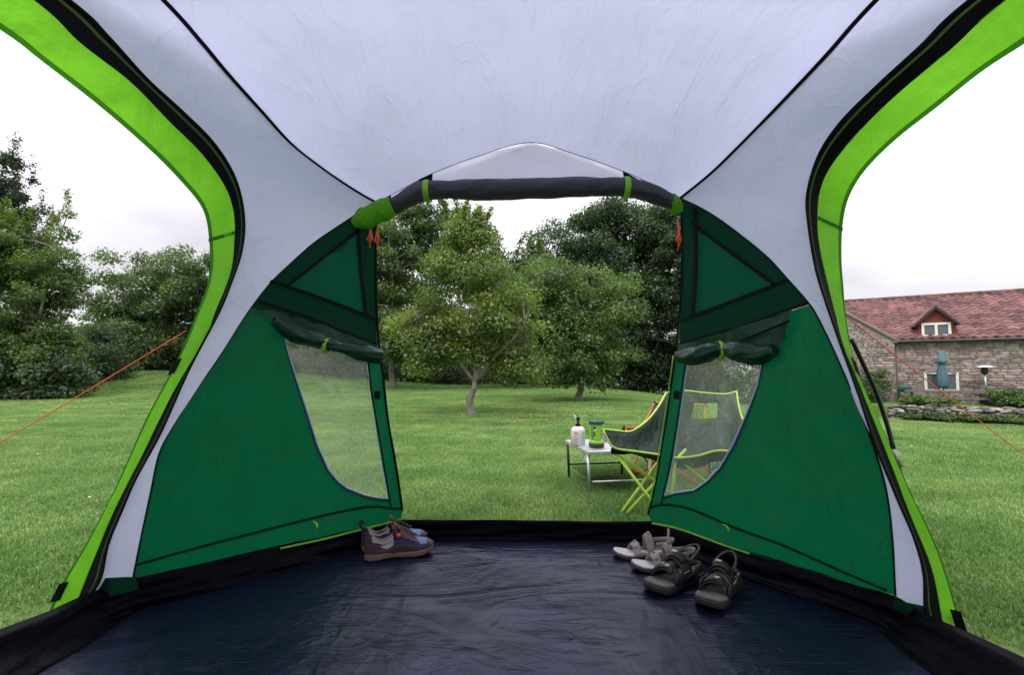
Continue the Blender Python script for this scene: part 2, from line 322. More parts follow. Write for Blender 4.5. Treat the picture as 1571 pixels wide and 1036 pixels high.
_c = np.array([0, .55]); LIPO = [(p[0]+.30*np.sign(p[0]) if abs(p[0]) > .9 else p[0]+.15*np.sign(p[0]), p[1]+(.26 if p[1] > 1 else -.3 if p[1] < -1 else 0)) for p in LIP]
def inpoly(x, y, poly):
    x = np.asarray(x, float); y = np.asarray(y, float); r = np.zeros(x.shape, bool); n = len(poly)
    for i in range(n):
        (x1, y1), (x2, y2) = poly[i][:2], poly[(i+1) % n][:2]
        c = ((y1 > y) != (y2 > y)) & (x < (x2-x1)*(y-y1)/((y2-y1) or 1e-9)+x1); r ^= c
    return r
# ------------------------------------------------------------------ ground
gx = np.concatenate([-np.geomspace(400, 30, 12), np.linspace(-28, 28, 113), np.geomspace(30, 400, 12)])
gy = np.concatenate([-np.geomspace(300, 12, 10), np.linspace(-10, 44, 109), np.geomspace(48, 600, 12)])
X, Y = np.meshgrid(gx, gy); Z = terrain(X, Y)-.015
b = MB(); b.grid([[(X[i, j], Y[i, j], Z[i, j]) for j in range(len(gx))] for i in range(len(gy))], var=.5)
o = link('lawn', b.mesh('lawn', M['lawn'], True)); o['kind'] = 'structure'
# grass: turf patches scattered by geometry nodes
def build_grass():
    nb = 330; tv = []; tf = []; var = []
    for i in range(nb):
        r = .2*math.sqrt(rng.random()); a = rng.random()*6.283; x, y = r*math.cos(a), r*math.sin(a)
        h = rng.uniform(.012, .030)*(1-.25*r/.2); th = rng.random()*6.283; wd = rng.uniform(.0018, .0036); ln = rng.uniform(.2, 1.0)*h; la = rng.random()*6.283
        dx, dy = wd*math.cos(th), wd*math.sin(th); lx, ly = ln*math.cos(la), ln*math.sin(la); k = len(tv)
        tv += [(x-dx, y-dy, -.012), (x+dx, y+dy, -.012), (x+dx*.8+lx*.35, y+dy*.8+ly*.35, h*.6), (x-dx*.8+lx*.35, y-dy*.8+ly*.35, h*.6), (x+lx, y+ly, h)]
        tf += [(k, k+1, k+2, k+3), (k+3, k+2, k+4)]; q = rng.random(); var += [q, q]
    nt_ = len(tv); pts = []; scl = []
    def scatter(n, rmin, rmax, sc):
        u = rng.random(n); d = np.sqrt(rmin**2+(rmax**2-rmin**2)*u); a = rng.uniform(-.88, .88, n); x = np.sin(a)*d; y = np.cos(a)*d
        k = ~inpoly(x, y, LIPO); x, y = x[k], y[k]; pts.append(np.stack([x, y, terrain(x, y)-.012], 1)); q = rng.uniform(.85, 1.2, len(x)); hz = np.array([noise.noise(Vector((a_*.8, b_*.8, 0))) for a_, b_ in zip(x, y)]); scl.append(np.stack([sc*q, sc*q, (1+.9*hz)*rng.uniform(.75, 1.25, len(x))], 1))
    scatter(2000, 1.4, 5.5, .95); scatter(4600, 5.5, 11, 1.15); scatter(6500, 11, 19, 1.6); scatter(6000, 19, 30, 2.4)
    pts = np.concatenate(pts); scl = np.concatenate(scl); me = bpy.data.meshes.new('grass')
    me.from_pydata(tv+[tuple(p) for p in pts], [], tf); me.materials.append(M['grass'])
    n = nt_+len(pts)
    a = me.attributes.new('tuft', 'BOOLEAN', 'POINT'); f = np.zeros(n, bool); f[:nt_] = True; a.data.foreach_set('value', f)
    a = me.attributes.new('scl', 'FLOAT_VECTOR', 'POINT'); f = np.ones((n, 3), 'f'); f[nt_:] = scl; a.data.foreach_set('vector', f.ravel())
    a = me.attributes.new('var', 'FLOAT', 'FACE'); a.data.foreach_set('value', np.array(var, 'f'))
    ob = link('grass', me); ob['label'] = 'short mown green grass covering the lawn around the tent'; ob['category'] = 'grass'; ob['kind'] = 'stuff'
    ng = bpy.data.node_groups.new('grass_scatter', 'GeometryNodeTree')
    ng.interface.new_socket('Geometry', in_out='INPUT', socket_type='NodeSocketGeometry'); ng.interface.new_socket('Geometry', in_out='OUTPUT', socket_type='NodeSocketGeometry')
    gi = ng.nodes.new('NodeGroupInput'); go = ng.nodes.new('NodeGroupOutput'); se = ng.nodes.new('GeometryNodeSeparateGeometry'); se.domain = 'POINT'
    na = ng.nodes.new('GeometryNodeInputNamedAttribute'); na.data_type = 'BOOLEAN'; na.inputs[0].default_value = 'tuft'
    ns_ = ng.nodes.new('GeometryNodeInputNamedAttribute'); ns_.data_type = 'FLOAT_VECTOR'; ns_.inputs[0].default_value = 'scl'
    ip = ng.nodes.new('GeometryNodeInstanceOnPoints'); rv = ng.nodes.new('FunctionNodeRandomValue'); rv.data_type = 'FLOAT_VECTOR'
    rv.inputs[0].default_value = (-.06, -.06, 0); rv.inputs[1].default_value = (.06, .06, 6.283)
    L = ng.links.new; L(gi.outputs[0], se.inputs[0]); L(na.outputs[0], se.inputs[1]); L(se.outputs[0], ip.inputs['Instance']); L(se.outputs[1], ip.inputs['Points'])
    L(ns_.outputs[0], ip.inputs['Scale']); L(rv.outputs[0], ip.inputs['Rotation']); L(ip.outputs[0], go.inputs[0])
    md = ob.modifiers.new('scatter', 'NODES'); md.node_group = ng
build_grass()
# ------------------------------------------------------------------ tent
def sheet(polypx, holes, pl, off=0., step=16, bill=.0, bs=2.):
    """fabric panel in plane pl whose outline (and holes) is given; fine mesh so that it can billow"""
    pts = []; edges = []
    for loop in [polypx]+holes:
        k0 = len(pts); dense = []
        for i in range(len(loop)):
            a, b_ = np.array(loop[i], float), np.array(loop[(i+1) % len(loop)], float); n = max(1, int(np.linalg.norm(b_-a)/step))
            dense += [tuple(a+(b_-a)*j/n) for j in range(n)]
        pts += dense; m = len(dense); edges += [(k0+i, k0+(i+1) % m) for i in range(m)]
    x0, x1 = min(p[0] for p in polypx), max(p[0] for p in polypx); y0, y1 = min(p[1] for p in polypx), max(p[1] for p in polypx)
    xs, ys = np.meshgrid(np.arange(x0+step/2, x1, step), np.arange(y0+step/2, y1, step)); xs, ys = xs.ravel(), ys.ravel()
    xs = xs+((ys/step) % 2)*step*.4
    k = inpoly(xs, ys, polypx)
    for h in holes: k &= ~inpoly(xs, ys, h)
    bp = np.array(pts)
    keep = [(x, y) for x, y in zip(xs[k], ys[k]) if np.min((bp[:, 0]-x)**2+(bp[:, 1]-y)**2) > (step*.45)**2]
    vv, ee, ff, *_ = geometry.delaunay_2d_cdt([Vector(p) for p in pts+keep], edges, [], 0, 1e-4)
    fs = []
    for f in ff:
        c = sum((vv[i] for i in f), Vector((0, 0)))/len(f)
        if inpoly(c.x, c.y, polypx) and not any(inpoly(c.x, c.y, h) for h in holes): fs.append(tuple(f))
    b = MB(); W = []
    for p in vv:
        q = PL(p.x, p.y, pl, off)
        if bill: q = q-pl[1]*bill*(noise.noise(q*bs)+.5*noise.noise(q*bs*2.7))
        W.append(q)
    b.add(W, fs, .5); return b
def c2(front, n): return [Vector(p) for p in crom(front, n)]
def loft(a, b_, f0=0., f1=1., rows=4, bulge=0., wr=0., ws=6., down=0., tens=0.):
    out = []
    for i in range(len(a)):
        A, B = a[i], b_[i]; r = []
        for k in range(rows+1):
            f = f0+(f1-f0)*k/rows; p = A.lerp(B, f)
            if bulge: p = p+Vector((0, 0, bulge*4*f*(1-f)))
            if wr: kk = k/rows; p = p+Vector((noise.noise(p*ws), noise.noise(p*ws+Vector((5, 0, 0))), noise.noise(p*ws+Vector((0, 9, 0)))))*wr*min(1, 6*kk*(1-kk))
            if tens: p = p+Vector((1, -.8, .2))*tens*(k/rows)**2.2*(1-(k/rows)**16)*(math.exp(-((i-95)/34)**2)+.18)*noise.noise(Vector((i*.33+k*.12, k*.06, 3)))
            p = p-Vector((0, 0, down)); r.append(p)
        out.append(r)
    b = MB(); b.grid(out, var=.5); return b
tent = thing('tent', 'green, lime and pale grey camping tent seen from inside, standing on the lawn', 'tent', (0, .55, 0))
def tp(name, mb, mat, parent=None, smooth=True, **k): return part(name, mb, M[mat], parent or tent, smooth, True, **k)
YM = .55
def mirror(pts): return pts+[Vector((p.x, 2*YM-p.y, p.z)) for p in reversed(pts[:-1])]
def side(s):
    if s < 0:
        Bp = [(134, 917, 1.70), (154, 888, 1.70), (166, 834, 1.71), (188, 780, 1.73), (209, 732, 1.75), (247, 662, 1.79), (290, 566, 1.84), (335, 480, 1.88), (351, 442, 1.89), (369, 391, 1.90), (375, 346, 1.90), (370, 301, 1.88), (356, 261, 1.84), (326, 216, 1.77), (281, 171, 1.70), (226, 120, 1.62), (166, 55, 1.53), (108, 0, 1.45)]
        Kp = [(115, 932, 1.70), (145, 856, 1.71), (177, 780, 1.73), (220, 695, 1.77), (268, 598, 1.82), (314, 520, 1.86), (331, 477, 1.88), (354, 417, 1.90), (360, 366, 1.90), (359, 326, 1.88), (346, 286, 1.84), (311, 236, 1.76), (261, 186, 1.68), (201, 125, 1.59), (125, 65, 1.49), (55, 0, 1.40)]
        Cp = [(72, 945, 1.66), (97, 893, 1.68), (139, 823, 1.70), (182, 738, 1.74), (225, 641, 1.79), (268, 560, 1.83), (300, 485, 1.87), (320, 427, 1.90), (321, 371, 1.90), (311, 321, 1.88), (276, 276, 1.81), (226, 226, 1.74), (151, 161, 1.62), (60, 90, 1.49), (0, 45, 1.41)]
        Ap = [(205, 887), (218, 820), (232, 755), (245, 695), (265, 655), (300, 600), (340, 543), (380, 480), (416, 433), (450, 400), (488, 368), (541, 333), (577, 310)]
        Sp = [(577, 310, 2.40), (557, 299), (528, 281), (492, 256), (447, 220), (400, 168), (351, 113), (311, 65), (253, 0)]
        pl = PLL; ap = (-1.62, -1.70, -1.98, -1.22)
    else:
        Bp = [(1425, 950, 1.60), (1419, 931, 1.60), (1417, 878, 1.61), (1402, 824, 1.63), (1372, 753, 1.67), (1343, 682, 1.71), (1313, 592, 1.77), (1283, 509, 1.82), (1259, 438, 1.86), (1249, 399, 1.88), (1240, 343, 1.89), (1238, 297, 1.87), (1254, 241, 1.82), (1287, 190, 1.74), (1342, 134, 1.66), (1412, 70, 1.56), (1486, 0, 1.46)]
        Kp = [(1446, 955, 1.60), (1429, 872, 1.61), (1396, 789, 1.65), (1355, 682, 1.71), (1319, 592, 1.77), (1295, 533, 1.81), (1280, 476, 1.85), (1266, 420, 1.88), (1256, 371, 1.89), (1254, 324, 1.89), (1259, 287, 1.87), (1277, 250, 1.82), (1319, 199, 1.73), (1375, 144, 1.65), (1458, 74, 1.53), (1541, 0, 1.42)]
        Cp = [(1477, 963, 1.57), (1438, 842, 1.61), (1396, 753, 1.66), (1349, 646, 1.73), (1313, 563, 1.79), (1298, 485, 1.85), (1294, 440, 1.87), (1291, 394, 1.89), (1293, 343, 1.90), (1303, 301, 1.88), (1328, 260, 1.82), (1375, 213, 1.73), (1440, 162, 1.64), (1504, 111, 1.54), (1571, 67, 1.45)]
        Ap = [(1373, 914), (1370, 850), (1366, 800), (1359, 753), (1346, 705), (1325, 646), (1295, 575), (1265, 509), (1241, 466), (1206, 426), (1175, 393), (1119, 348), (1080, 322), (1043, 304)]
        Sp = [(1043, 304, 2.38), (1084, 271), (1117, 240), (1180, 176), (1263, 88), (1342, 0)]
        pl = PLR; ap = (1.62, 1.70, 1.98, 1.28)
    W = lambda L: [P(*q) for q in L]
    B = W(Bp); K = W(Kp); Cc = W(Cp)
    for cur in (B, K, Cc):
        e = cur[-1]
        for y_, dx, dz in ((1.16, .19, .12), (.86, .28, .175), (YM, .31, .19)): cur.append(Vector((e.x+s*dx, y_, e.z+dz)))
    Y0 = Sp[0][2]
    A = [PL(x, y, pl, .0) for x, y in Ap]
    S = [P(q[0], q[1], Y0-(Y0-1.56)*(1-(q[1]/Sp[0][1]))) for q in Sp]; e = S[-1]; S += [Vector((e.x+s*dx, y_, e.z+dz)) for y_, dx, dz in ((1.25, .10, .08), (.9, .15, .12), (YM, .17, .135))]
    global AP_; AP_ = Ap
    return B, K, Cc, A, S, pl
EDGE = {}; APX = {}
for s in (-1, 1):
    B, K, Cc, A, S, pl = side(s)
    i0 = 11 if s < 0 else 11
    b1 = c2(B[:i0+1], 120); b2 = c2(B[i0:], 120); a1 = c2(A, 120); s1 = c2(S, 120)
    full_in = mirror(a1+s1[1:]); full_b = mirror(b1+b2[1:])
    tp('roof_side_panel', loft(full_in, full_b, 0, 1, 24, 0.0, .010, 5, tens=.011), 'roof', label='pale grey side roof panel')
    n = 180; bs, ks, cs = mirror(c2(B, n)), mirror(c2(K, n)), mirror(c2(Cc, n))
    tp('zip_strip', loft(bs, ks, -.06, .24, 1), 'black')
    tp('pole_sleeve', loft(bs, ks, .22, .36, 1, down=.001), 'olive', label='narrow dark olive sleeve')
    tp('zip_strip', loft(bs, ks, .34, 1.04, 1), 'black')
    tp('side_valance', loft(ks, cs, 0, .87, 8, 0, .010, 13), 'lime', label='lime green valance round the open side arch')
    tp('valance_binding', loft(ks, cs, .862, 1.0, 1), 'lime_bind')
    m_ = MB(); m_.tube([p+Vector((0, 0, -.004)) for p in c2(B, n)], .0045, 6); tp('zip', m_, 'black')
    m_ = MB(); m_.tube([p+Vector((0, -.003, -.004)) for p in mirror(s1)], .0115, 8, flat=.6); tp('roof_seam_tape', m_, 'black')
    # cross seam and tabs on the valance
    fr = {}
    def near(cur, px, py):
        d = ray(px, py).normalized(); return min(range(n), key=lambda i: ((cur[i]-CAM)-d*(cur[i]-CAM).dot(d)).length)
    kc = near(cs, *((321, 372) if s < 0 else (1291, 355)))
    m_ = MB(); A_, B_ = ks[kc], cs[kc]; up = (ks[kc+1]-ks[kc]).normalized()
    m_.add([A_+up*.007+Vector((0, -.004, 0)), A_-up*.007+Vector((0, -.004, 0)), B_-up*.007+Vector((0, -.004, 0)), B_+up*.007+Vector((0, -.004, 0))], [(0, 1, 2, 3)]); tp('valance_seam', m_, 'lime_bind', smooth=False)
    for (x, y) in (((262, 565), (90, 912)) if s < 0 else ((1311, 565), (1452, 950))):
        kc = near(cs, x, y); m_ = MB(); p = cs[kc]; up = (cs[min(kc+1, n-1)]-cs[max(kc-1, 0)]).normalized(); u2 = (ks[kc]-cs[kc]).normalized()
        m_.add([p+up*.03-u2*.004+Vector((0, -.006, 0)), p-up*.03-u2*.004+Vector((0, -.006, 0)), p-up*.03+u2*.022+Vector((0, -.006, 0)), p+up*.03+u2*.022+Vector((0, -.006, 0))], [(0, 1, 2, 3)]); tp('webbing_tab', m_, 'black', smooth=False)
    EDGE[s] = (a1, s1, bs, ks, cs); APX[s] = AP_
# centre roof panel: Coons patch front arch / seams / mirrored back
arch = [(577, 310), (598, 300), (663, 266), (734, 239), (812, 218), (876, 234), (955, 262), (1019, 291), (1043, 304)]
AR = c2([PL(x, y, PLD, 0) if 0 < i < 8 else (TL if i == 0 else TR) for i, (x, y) in enumerate(arch)], 41)
sL, sR = EDGE[-1][1], EDGE[1][1]; rows = []
mid = lambda t: .17*(1-(2*t-1)**2)
for i in range(0, 120, 2):
    v_ = i/119; r = []
    for k in range(41):
        u = k/40; base = sL[i].lerp(sR[i], u); ch = sL[0].lerp(sR[0], u)
        p = base+(AR[k]-ch)*(1-v_)+Vector((0, 0, mid(u)*v_*.9))
        p += Vector((0, 0, 1))*.010*noise.noise(p*4)*min(1, 8*u*(1-u))*min(1, 5*v_); r.append(p)
    rows.append(r)
full = rows+[[Vector((p.x, 2*YM-p.y, p.z)) for p in r] for r in reversed(rows[:-1])]
b = MB(); b.grid(full, var=.5); tp('roof_centre_panel', b, 'roof', label='large pale grey centre roof panel')
m_ = MB(); m_.tube([p+Vector((0, -.004, -.003)) for p in AR], .0022, 5); M['greyline'] = pbr('grey_seam', (.16, .16, .19), .7); tp('arch_seam', m_, 'greyline')
# back wall (inner tent), closes the tent behind
bw = [Vector((p.x, 2*YM-p.y, p.z)) for p in EDGE[-1][0]]+[Vector((p.x, 2*YM-p.y, p.z)) for p in AR[1:]]+[Vector((p.x, 2*YM-p.y, p.z)) for p in reversed(EDGE[1][0][:-1])]
cen = Vector((0, -1.3, .9)); b = MB(); b.add([cen]+bw, [(0, i+1, i+2) for i in range(len(bw)-1)]+[(0, len(bw), 1)]); tp('inner_tent_wall', b, 'hood', label='pale grey inner tent wall behind the viewer')
# door header panel between arch and rolled door
hd = arch+[(1043, 318), (1000, 300), (950, 290), (812, 292), (665, 292), (610, 312), (577, 326)]
tp('door_header', sheet(hd, [], PLD, -.012, 14, .008, 5), 'hood', label='pinkish grey header panel over the doorway')
# ---- green walls
def refine(D, A):
    fine = [tuple(q) for q in crom(A, 60)]
    def snap(L):
        o_ = []; done = False
        k0 = [i for i, p in enumerate(L) if p in A]; 
        if len(k0) < 2: return L
        a_, b_ = k0[0], k0[-1]; ia = min(range(60), key=lambda i: (fine[i][0]-L[a_][0])**2+(fine[i][1]-L[a_][1])**2); ib = min(range(60), key=lambda i: (fine[i][0]-L[b_][0])**2+(fine[i][1]-L[b_][1])**2)
        seg = fine[ia:ib+1] if ib > ia else fine[ib:ia+1][::-1]
        return L[:a_]+seg+L[b_+1:]
    D['outline'] = snap(D['outline']); D['upper'] = snap(D['upper'])
def ribbon(pts, pl, wpx, off=.004, n=None):
    b = MB(); pts = [np.array(p, float) for p in (crom(pts, n) if n else pts)]; r = []
    for i, p in enumerate(pts):
        d = pts[min(i+1, len(pts)-1)]-pts[max(i-1, 0)]; d /= np.linalg.norm(d); q = np.array((-d[1], d[0]))*wpx/2
        r.append([PL(*(p+q), pl, off), PL(*(p-q), pl, off)])
    b.grid(r, var=.5); return b
WL = dict(
 outline=[(205, 887), (218, 820), (232, 755), (245, 695), (265, 655), (300, 600), (340, 543), (380, 480), (388, 468), (480, 497), (578, 535), (586, 561), (595, 644), (605, 700), (612, 745), (617, 783), (614, 797), (540, 817), (400, 850)],
 window=[(437, 518), (442, 540), (456, 585), (470, 627), (487, 682), (504, 721), (518, 738), (532, 749), (560, 760), (577, 764), (596, 766), (588, 721), (577, 655), (570, 603), (564, 561), (563, 545), (500, 530)],
 upper=[(388, 468), (416, 433), (450, 400), (488, 368), (541, 333), (577, 310), (577, 351), (577, 433), (578, 535), (480, 497)],
 tri=[(551, 356), (442, 438), (560, 482)],
 seams=[([(551, 352), (442, 438)], 5), ([(414, 431), (442, 440), (500, 460), (562, 484), (578, 492)], 5), ([(549, 344), (552, 400), (561, 484)], 6), ([(396, 462), (430, 473), (480, 490), (579, 530)], 4)],
 low=[(208, 868), (300, 842), (400, 816), (504, 790), (560, 779), (581, 778), (600, 781), (617, 781)], jamb=[(577, 326), (577, 433), (580, 515), (586, 561), (595, 644), (605, 700), (612, 745), (617, 783)],
 band=[(564, 545), (570, 603), (579, 655), (590, 721), (600, 781)], velcro=(579, 606), toggle=(485, 803), gap_strip=[(430, 842), (500, 827), (546, 815), (614, 798)])
WR = dict(
 outline=[(1373, 914), (1370, 850), (1366, 800), (1359, 753), (1346, 705), (1325, 646), (1295, 575), (1265, 509), (1241, 466), (1140, 500), (1043, 528), (1037, 545), (1029, 598), (1013, 702), (1003, 755), (994, 790), (1000, 801), (1042, 811), (1108, 835), (1200, 867)],
 window=[(1056, 545), (1054, 561), (1046, 620), (1033, 703), (1019, 762), (1038, 756), (1065, 752), (1085, 738), (1105, 716), (1125, 681), (1145, 635), (1161, 593), (1168, 560), (1172, 545)],
 upper=[(1241, 466), (1206, 426), (1175, 393), (1119, 348), (1080, 322), (1043, 304), (1045, 330), (1045, 435), (1043, 528), (1140, 500)],
 tri=[(1070, 351), (1185, 436), (1065, 483)],
 seams=[([(1060, 338), (1070, 349), (1190, 438)], 6), ([(1209, 429), (1150, 452), (1065, 484), (1044, 492)], 5), ([(1066, 318), (1068, 400), (1063, 484)], 7), ([(1238, 464), (1140, 500), (1090, 514), (1044, 527)], 4)],
 low=[(995, 780), (1015, 775), (1046, 778), (1080, 790), (1133, 813), (1200, 837), (1290, 877), (1361, 907)], jamb=[(1045, 318), (1045, 435), (1038, 528), (1029, 598), (1013, 702), (1003, 755), (994, 790)],
 band=[(1053, 545), (1043, 620), (1030, 703), (1017, 762), (1014, 776)], velcro=(1038, 606), toggle=(1115, 808), gap_strip=[(1000, 803), (1042, 812), (1108, 836), (1150, 850)])
APX[-1].insert(8, (388, 468))
for s, D, pl in ((-1, WL, PLL), (1, WR, PLR)):
    refine(D, APX[s])
    tp('front_wall', sheet(D['outline'], [D['window']], pl, 0, 16, .012, 3), 'green', label='dark green front wall panel beside the doorway')
    tp('upper_wall', sheet(D['upper'], [D['tri']], pl, .001, 14, .006, 4), 'green_lined', label='darker lined green panel above the side window')
    tp('vent', sheet(D['tri'], [], pl, -.004, 14, .004, 6), 'vent', label='triangular green vent')
    win = tp('window', sheet(D['window'], [], pl, -.006, 12, .010, 8), 'film', label='clear plastic window, creased and hazy')
    wl = D['window']; ll = wl[:-1] if s < 0 else wl
    m_ = MB(); lp = [PL(x, y, pl, .006) for x, y in (wl[:15] if s < 0 else wl)]; m_.tube(lp, .0035, 6); tp('window_piping', m_, 'clearpipe', win)
    cpx = np.mean(np.array(wl), 0); curve = (wl[:11] if s < 0 else wl[4:])
    outp = [tuple(np.array(q)+(np.array(q)-cpx)/np.linalg.norm(np.array(q)-cpx)*3.2) for q in curve]
    m_ = MB(); m_.tube([PL(x, y, pl, .004) for x, y in outp], .0045, 6); tp('window_edging', m_, 'navy', win)
    for pts, wpx in D['seams']: tp('seam_tape', ribbon(pts, pl, wpx, .011, 14), 'black', smooth=False)
    tp('seam_tape', ribbon(D['low'], pl, 4, .014, 24), 'green_lined', smooth=False)
    tp('seam_tape', ribbon(D['band'], pl, 3, .015, 14), 'green_lined', smooth=False)
    m_ = MB(); m_.tube([PL(x, y, pl, .006) for x, y in crom(D['jamb'], 24)], .006 if s < 0 else .004, 6); tp('door_edge_zip', m_, 'black')
    if s > 0:
        m_ = MB(); m_.tube([PL(x-3.2, y, pl, .004) for x, y in crom(D['jamb'], 24)[11:]], .0028, 5); tp('jamb_piping', m_, 'limeplain')
    tp('gap_strip', ribbon(D['gap_strip'], pl, 2.8, .012, 10), 'limeplain', smooth=False)  # lime strip added in place of the gap where grass shows under the wall
    x, y = D['velcro']; tp('velcro_patch', ribbon([(x, y-6), (x, y+7)], pl, 9, .014), 'black', smooth=False)
    x, y = D['toggle']; m_ = MB(); p = PL(x, y, pl, .02); m_.tube([p+Vector((-.018, .0, .008)), p, p+Vector((.006, -.004, -.010)), p+Vector((.008, -.004, -.026))], [.002, .0045, .005, .0035], 7); tp('toggle', m_, 'limeplain')
for s in (-1, 1):
    m_ = MB(); m_.tube([p+Vector((0, -.002, 0)) for p in EDGE[s][0]], .0035, 6); tp('roof_edge_seam', m_, 'green_lined')
# lower dark green gusset at the feet
for s, q in ((-1, [(190, 886), (207, 886), (214, 905), (134, 925), (154, 888)]), (1, [(1372, 912), (1377, 922), (1419, 931), (1425, 952), (1372, 935)])):
    pl = (P(q[0][0], q[0][1], 1.72 if s < 0 else 1.60), Vector((0, -1, 0))); tp('wall_gusset', sheet(q, [], pl, 0, 14), 'green_lined')
# rolled window blinds
def roll(path, rad, mat, seed=0, n=16, m=48, fold=.22, freq=9., flat=1.):
    P_ = c2(path, m); R_ = np.interp(np.linspace(0, 1, m), np.linspace(0, 1, len(rad)), rad); rows = []; 
    for i, p in enumerate(P_):
        t_ = (P_[min(i+1, m-1)]-P_[max(i-1, 0)]).normalized(); u = (Vector((0, 0, 1))-t_*t_.z).normalized(); v_ = t_.cross(u); r = []
        for k in range(n):
            an = 2*math.pi*k/n; q = noise.noise(Vector((i*.07+seed, math.cos(an+i*.04)*2.2, math.sin(an+i*.04)*2.2)))+.5*noise.noise(Vector((i*.14+seed, 5*math.cos(an), 5*math.sin(an))))
            r.append(p+(u*math.cos(an)+v_*math.sin(an)*flat)*R_[i]*(1+fold*q))
        rows.append(r)
    rows = [[P_[0]]*n]+rows+[[P_[-1]]*n]; b = MB(); b.grid(rows, True, .5); return b
bl = tp('window_blind', roll([PL(x, y, PLL, .04) for x, y in ((420, 492), (450, 512), (500, 527), (545, 540), (584, 548))], [.018, .036, .034, .020, .036, .036], 'x', 3, n=28, m=60, fold=.30), 'green_roll', label='dark green window blind rolled up over the window')
tp('blind_panel', sheet([(406, 474), (440, 480), (500, 500), (580, 532), (583, 548), (500, 530), (432, 515)], [], PLL, .025, 10, .02, 9), 'green_roll', bl)
m_ = MB(); p = PL(501, 530, PLL, .045); m_.tube([p+Vector((math.sin(a)*.006, math.cos(a)*.033, math.sin(a)*.033)) for a in np.linspace(0, 6.283, 17)], .0025, 6, flat=4, up=(1, 0, 0)); tp('blind_strap', m_, 'limeplain', bl)
bl = tp('window_blind', roll([PL(x, y, PLR, .045) for x, y in ((1040, 548), (1070, 546), (1102, 536), (1135, 540), (1165, 545), (1186, 538))], [.026, .040, .044, .022, .042, .042, .026], 'x', 9, n=28, m=60, fold=.30), 'green_roll', label='dark green window blind rolled up over the window')
tp('blind_panel', sheet([(1040, 530), (1100, 514), (1216, 475), (1205, 520), (1192, 548), (1150, 545), (1100, 535), (1040, 545)], [], PLR, .028, 10, .02, 9), 'green_roll', bl)
m_ = MB(); p = PL(1104, 538, PLR, .048); m_.tube([p+Vector((0, math.cos(a)*.038, math.sin(a)*.04)) for a in np.linspace(0, 6.283, 17)], .0025, 6, flat=4, up=(1, 0, 0)); tp('blind_strap', m_, 'limeplain', bl)
tp('seam_tape', ribbon([(1120, 530), (1170, 510), (1212, 492)], PLR, 4, .055, 8), 'black', smooth=False)
# rolled door
dr = tp('rolled_door', roll([PL(x, y, PLD, .03) for x, y in ((583, 330), (600, 318), (630, 302), (655, 293), (690, 291), (760, 291), (830, 289), (900, 287), (950, 287), (985, 292), (1015, 303), (1040, 316))], [.040, .042, .05, .042, .052, .05, .048, .048, .046, .044, .046, .045, .03], 'x', 5, 24, 140, .13), 'greyroll', label='charcoal door panel rolled up over the doorway')
for (x, y) in ((655, 293), (960, 288)):
    m_ = MB(); p = PL(x, y, PLD, .03); m_.tube([p+Vector((0, math.cos(a)*.055, math.sin(a)*.05)) for a in np.linspace(0, 6.283, 17)], .003, 6, flat=5, up=(1, 0, 0)); tp('door_strap', m_, 'limeplain', dr)
for q in ([(641, 276), (664, 265), (663, 279), (645, 285)], [(955, 262), (978, 274), (975, 281), (958, 277)], [(584, 306), (600, 299), (600, 304), (590, 309)], [(1022, 292), (1040, 301), (1038, 310), (1026, 300)]):
    tp('webbing_tab', sheet(q, [], PLD, .02, 12), 'black', smooth=False)
tp('door_pocket', roll([PL(x, y, PLD, .05) for x, y in ((543, 344), (560, 335), (580, 326), (602, 317))], [.03, .052, .048, .055, .045], 'x', 21, 28, 60, .20), 'lime', label='crumpled lime green sleeve at the door corner')
tp('door_pocket', roll([PL(x, y, PLD, .03) for x, y in ((1028, 300), (1034, 312), (1040, 328))], [.018, .035, .034, .02], 'x', 31, 24, 40, .22), 'lime', label='crumpled lime green sleeve at the door corner')
for (x, y, L, pl) in ((568, 348, .10, PLL), (579, 350, .10, PLD), (1040, 345, .12, PLD)):
    p = PL(x, y, pl, .03); m_ = MB()
    for k in range(3):
        a = random.uniform(-.02, .02); m_.tube([p+Vector((0, 0, .03)), p+Vector((a*.5, 0, -L*.3)), p+Vector((a, .004, -L*.6)), p+Vector((-a*.3, 0, -L*(.75+.15*k)))], .0028, 5)
    for k in (-1, 1): m_.tube([p+Vector((k*.004, -.004, -L*.45)), p+Vector((k*.012, -.006, -L*.62)), p+Vector((k*.004, -.004, -L*.75))], .003, 5)
    tp('orange_cord', m_, 'orange')
# groundsheet: floor plus raised lip
def inset(poly, d):
    c = Vector((0, .6)); o_ = []
    for i, (x, y) in enumerate(poly):
        a = Vector(poly[i-1][:2]); b_ = Vector(poly[(i+1) % len(poly)][:2]); t_ = (b_-a).normalized(); nn = Vector((-t_.y, t_.x)); p = Vector((x, y))
        if nn.dot(c-p) < 0: nn = -nn
        o_.append(p+nn*(d[i] if hasattr(d, '__len__') else d))
    return o_
lipP = []; dd = []; dI = [.14, .18, .17, .15, .11, .07, .015, .015, .07, .12, .17, .22, .16]
for i in range(len(LIP)):
    a, b_ = Vector(LIP[i]), Vector(LIP[(i+1) % len(LIP)]); n_ = max(1, int((b_-a).length/.03))
    for k in range(n_): lipP.append(tuple(a.lerp(b_, k/n_))); dd.append(dI[i]+(dI[(i+1) % len(LIP)]-dI[i])*k/n_)
base = inset(lipP, dd); base = [Vector((p.x, p.y)) for p in base]
sm = lambda L, it: L if it == 0 else sm([(L[i-1]+L[i]*2+L[(i+1) % len(L)])/4 for i in range(len(L))], it-1)
base = sm(base, 3)
rows = []; NR = 9
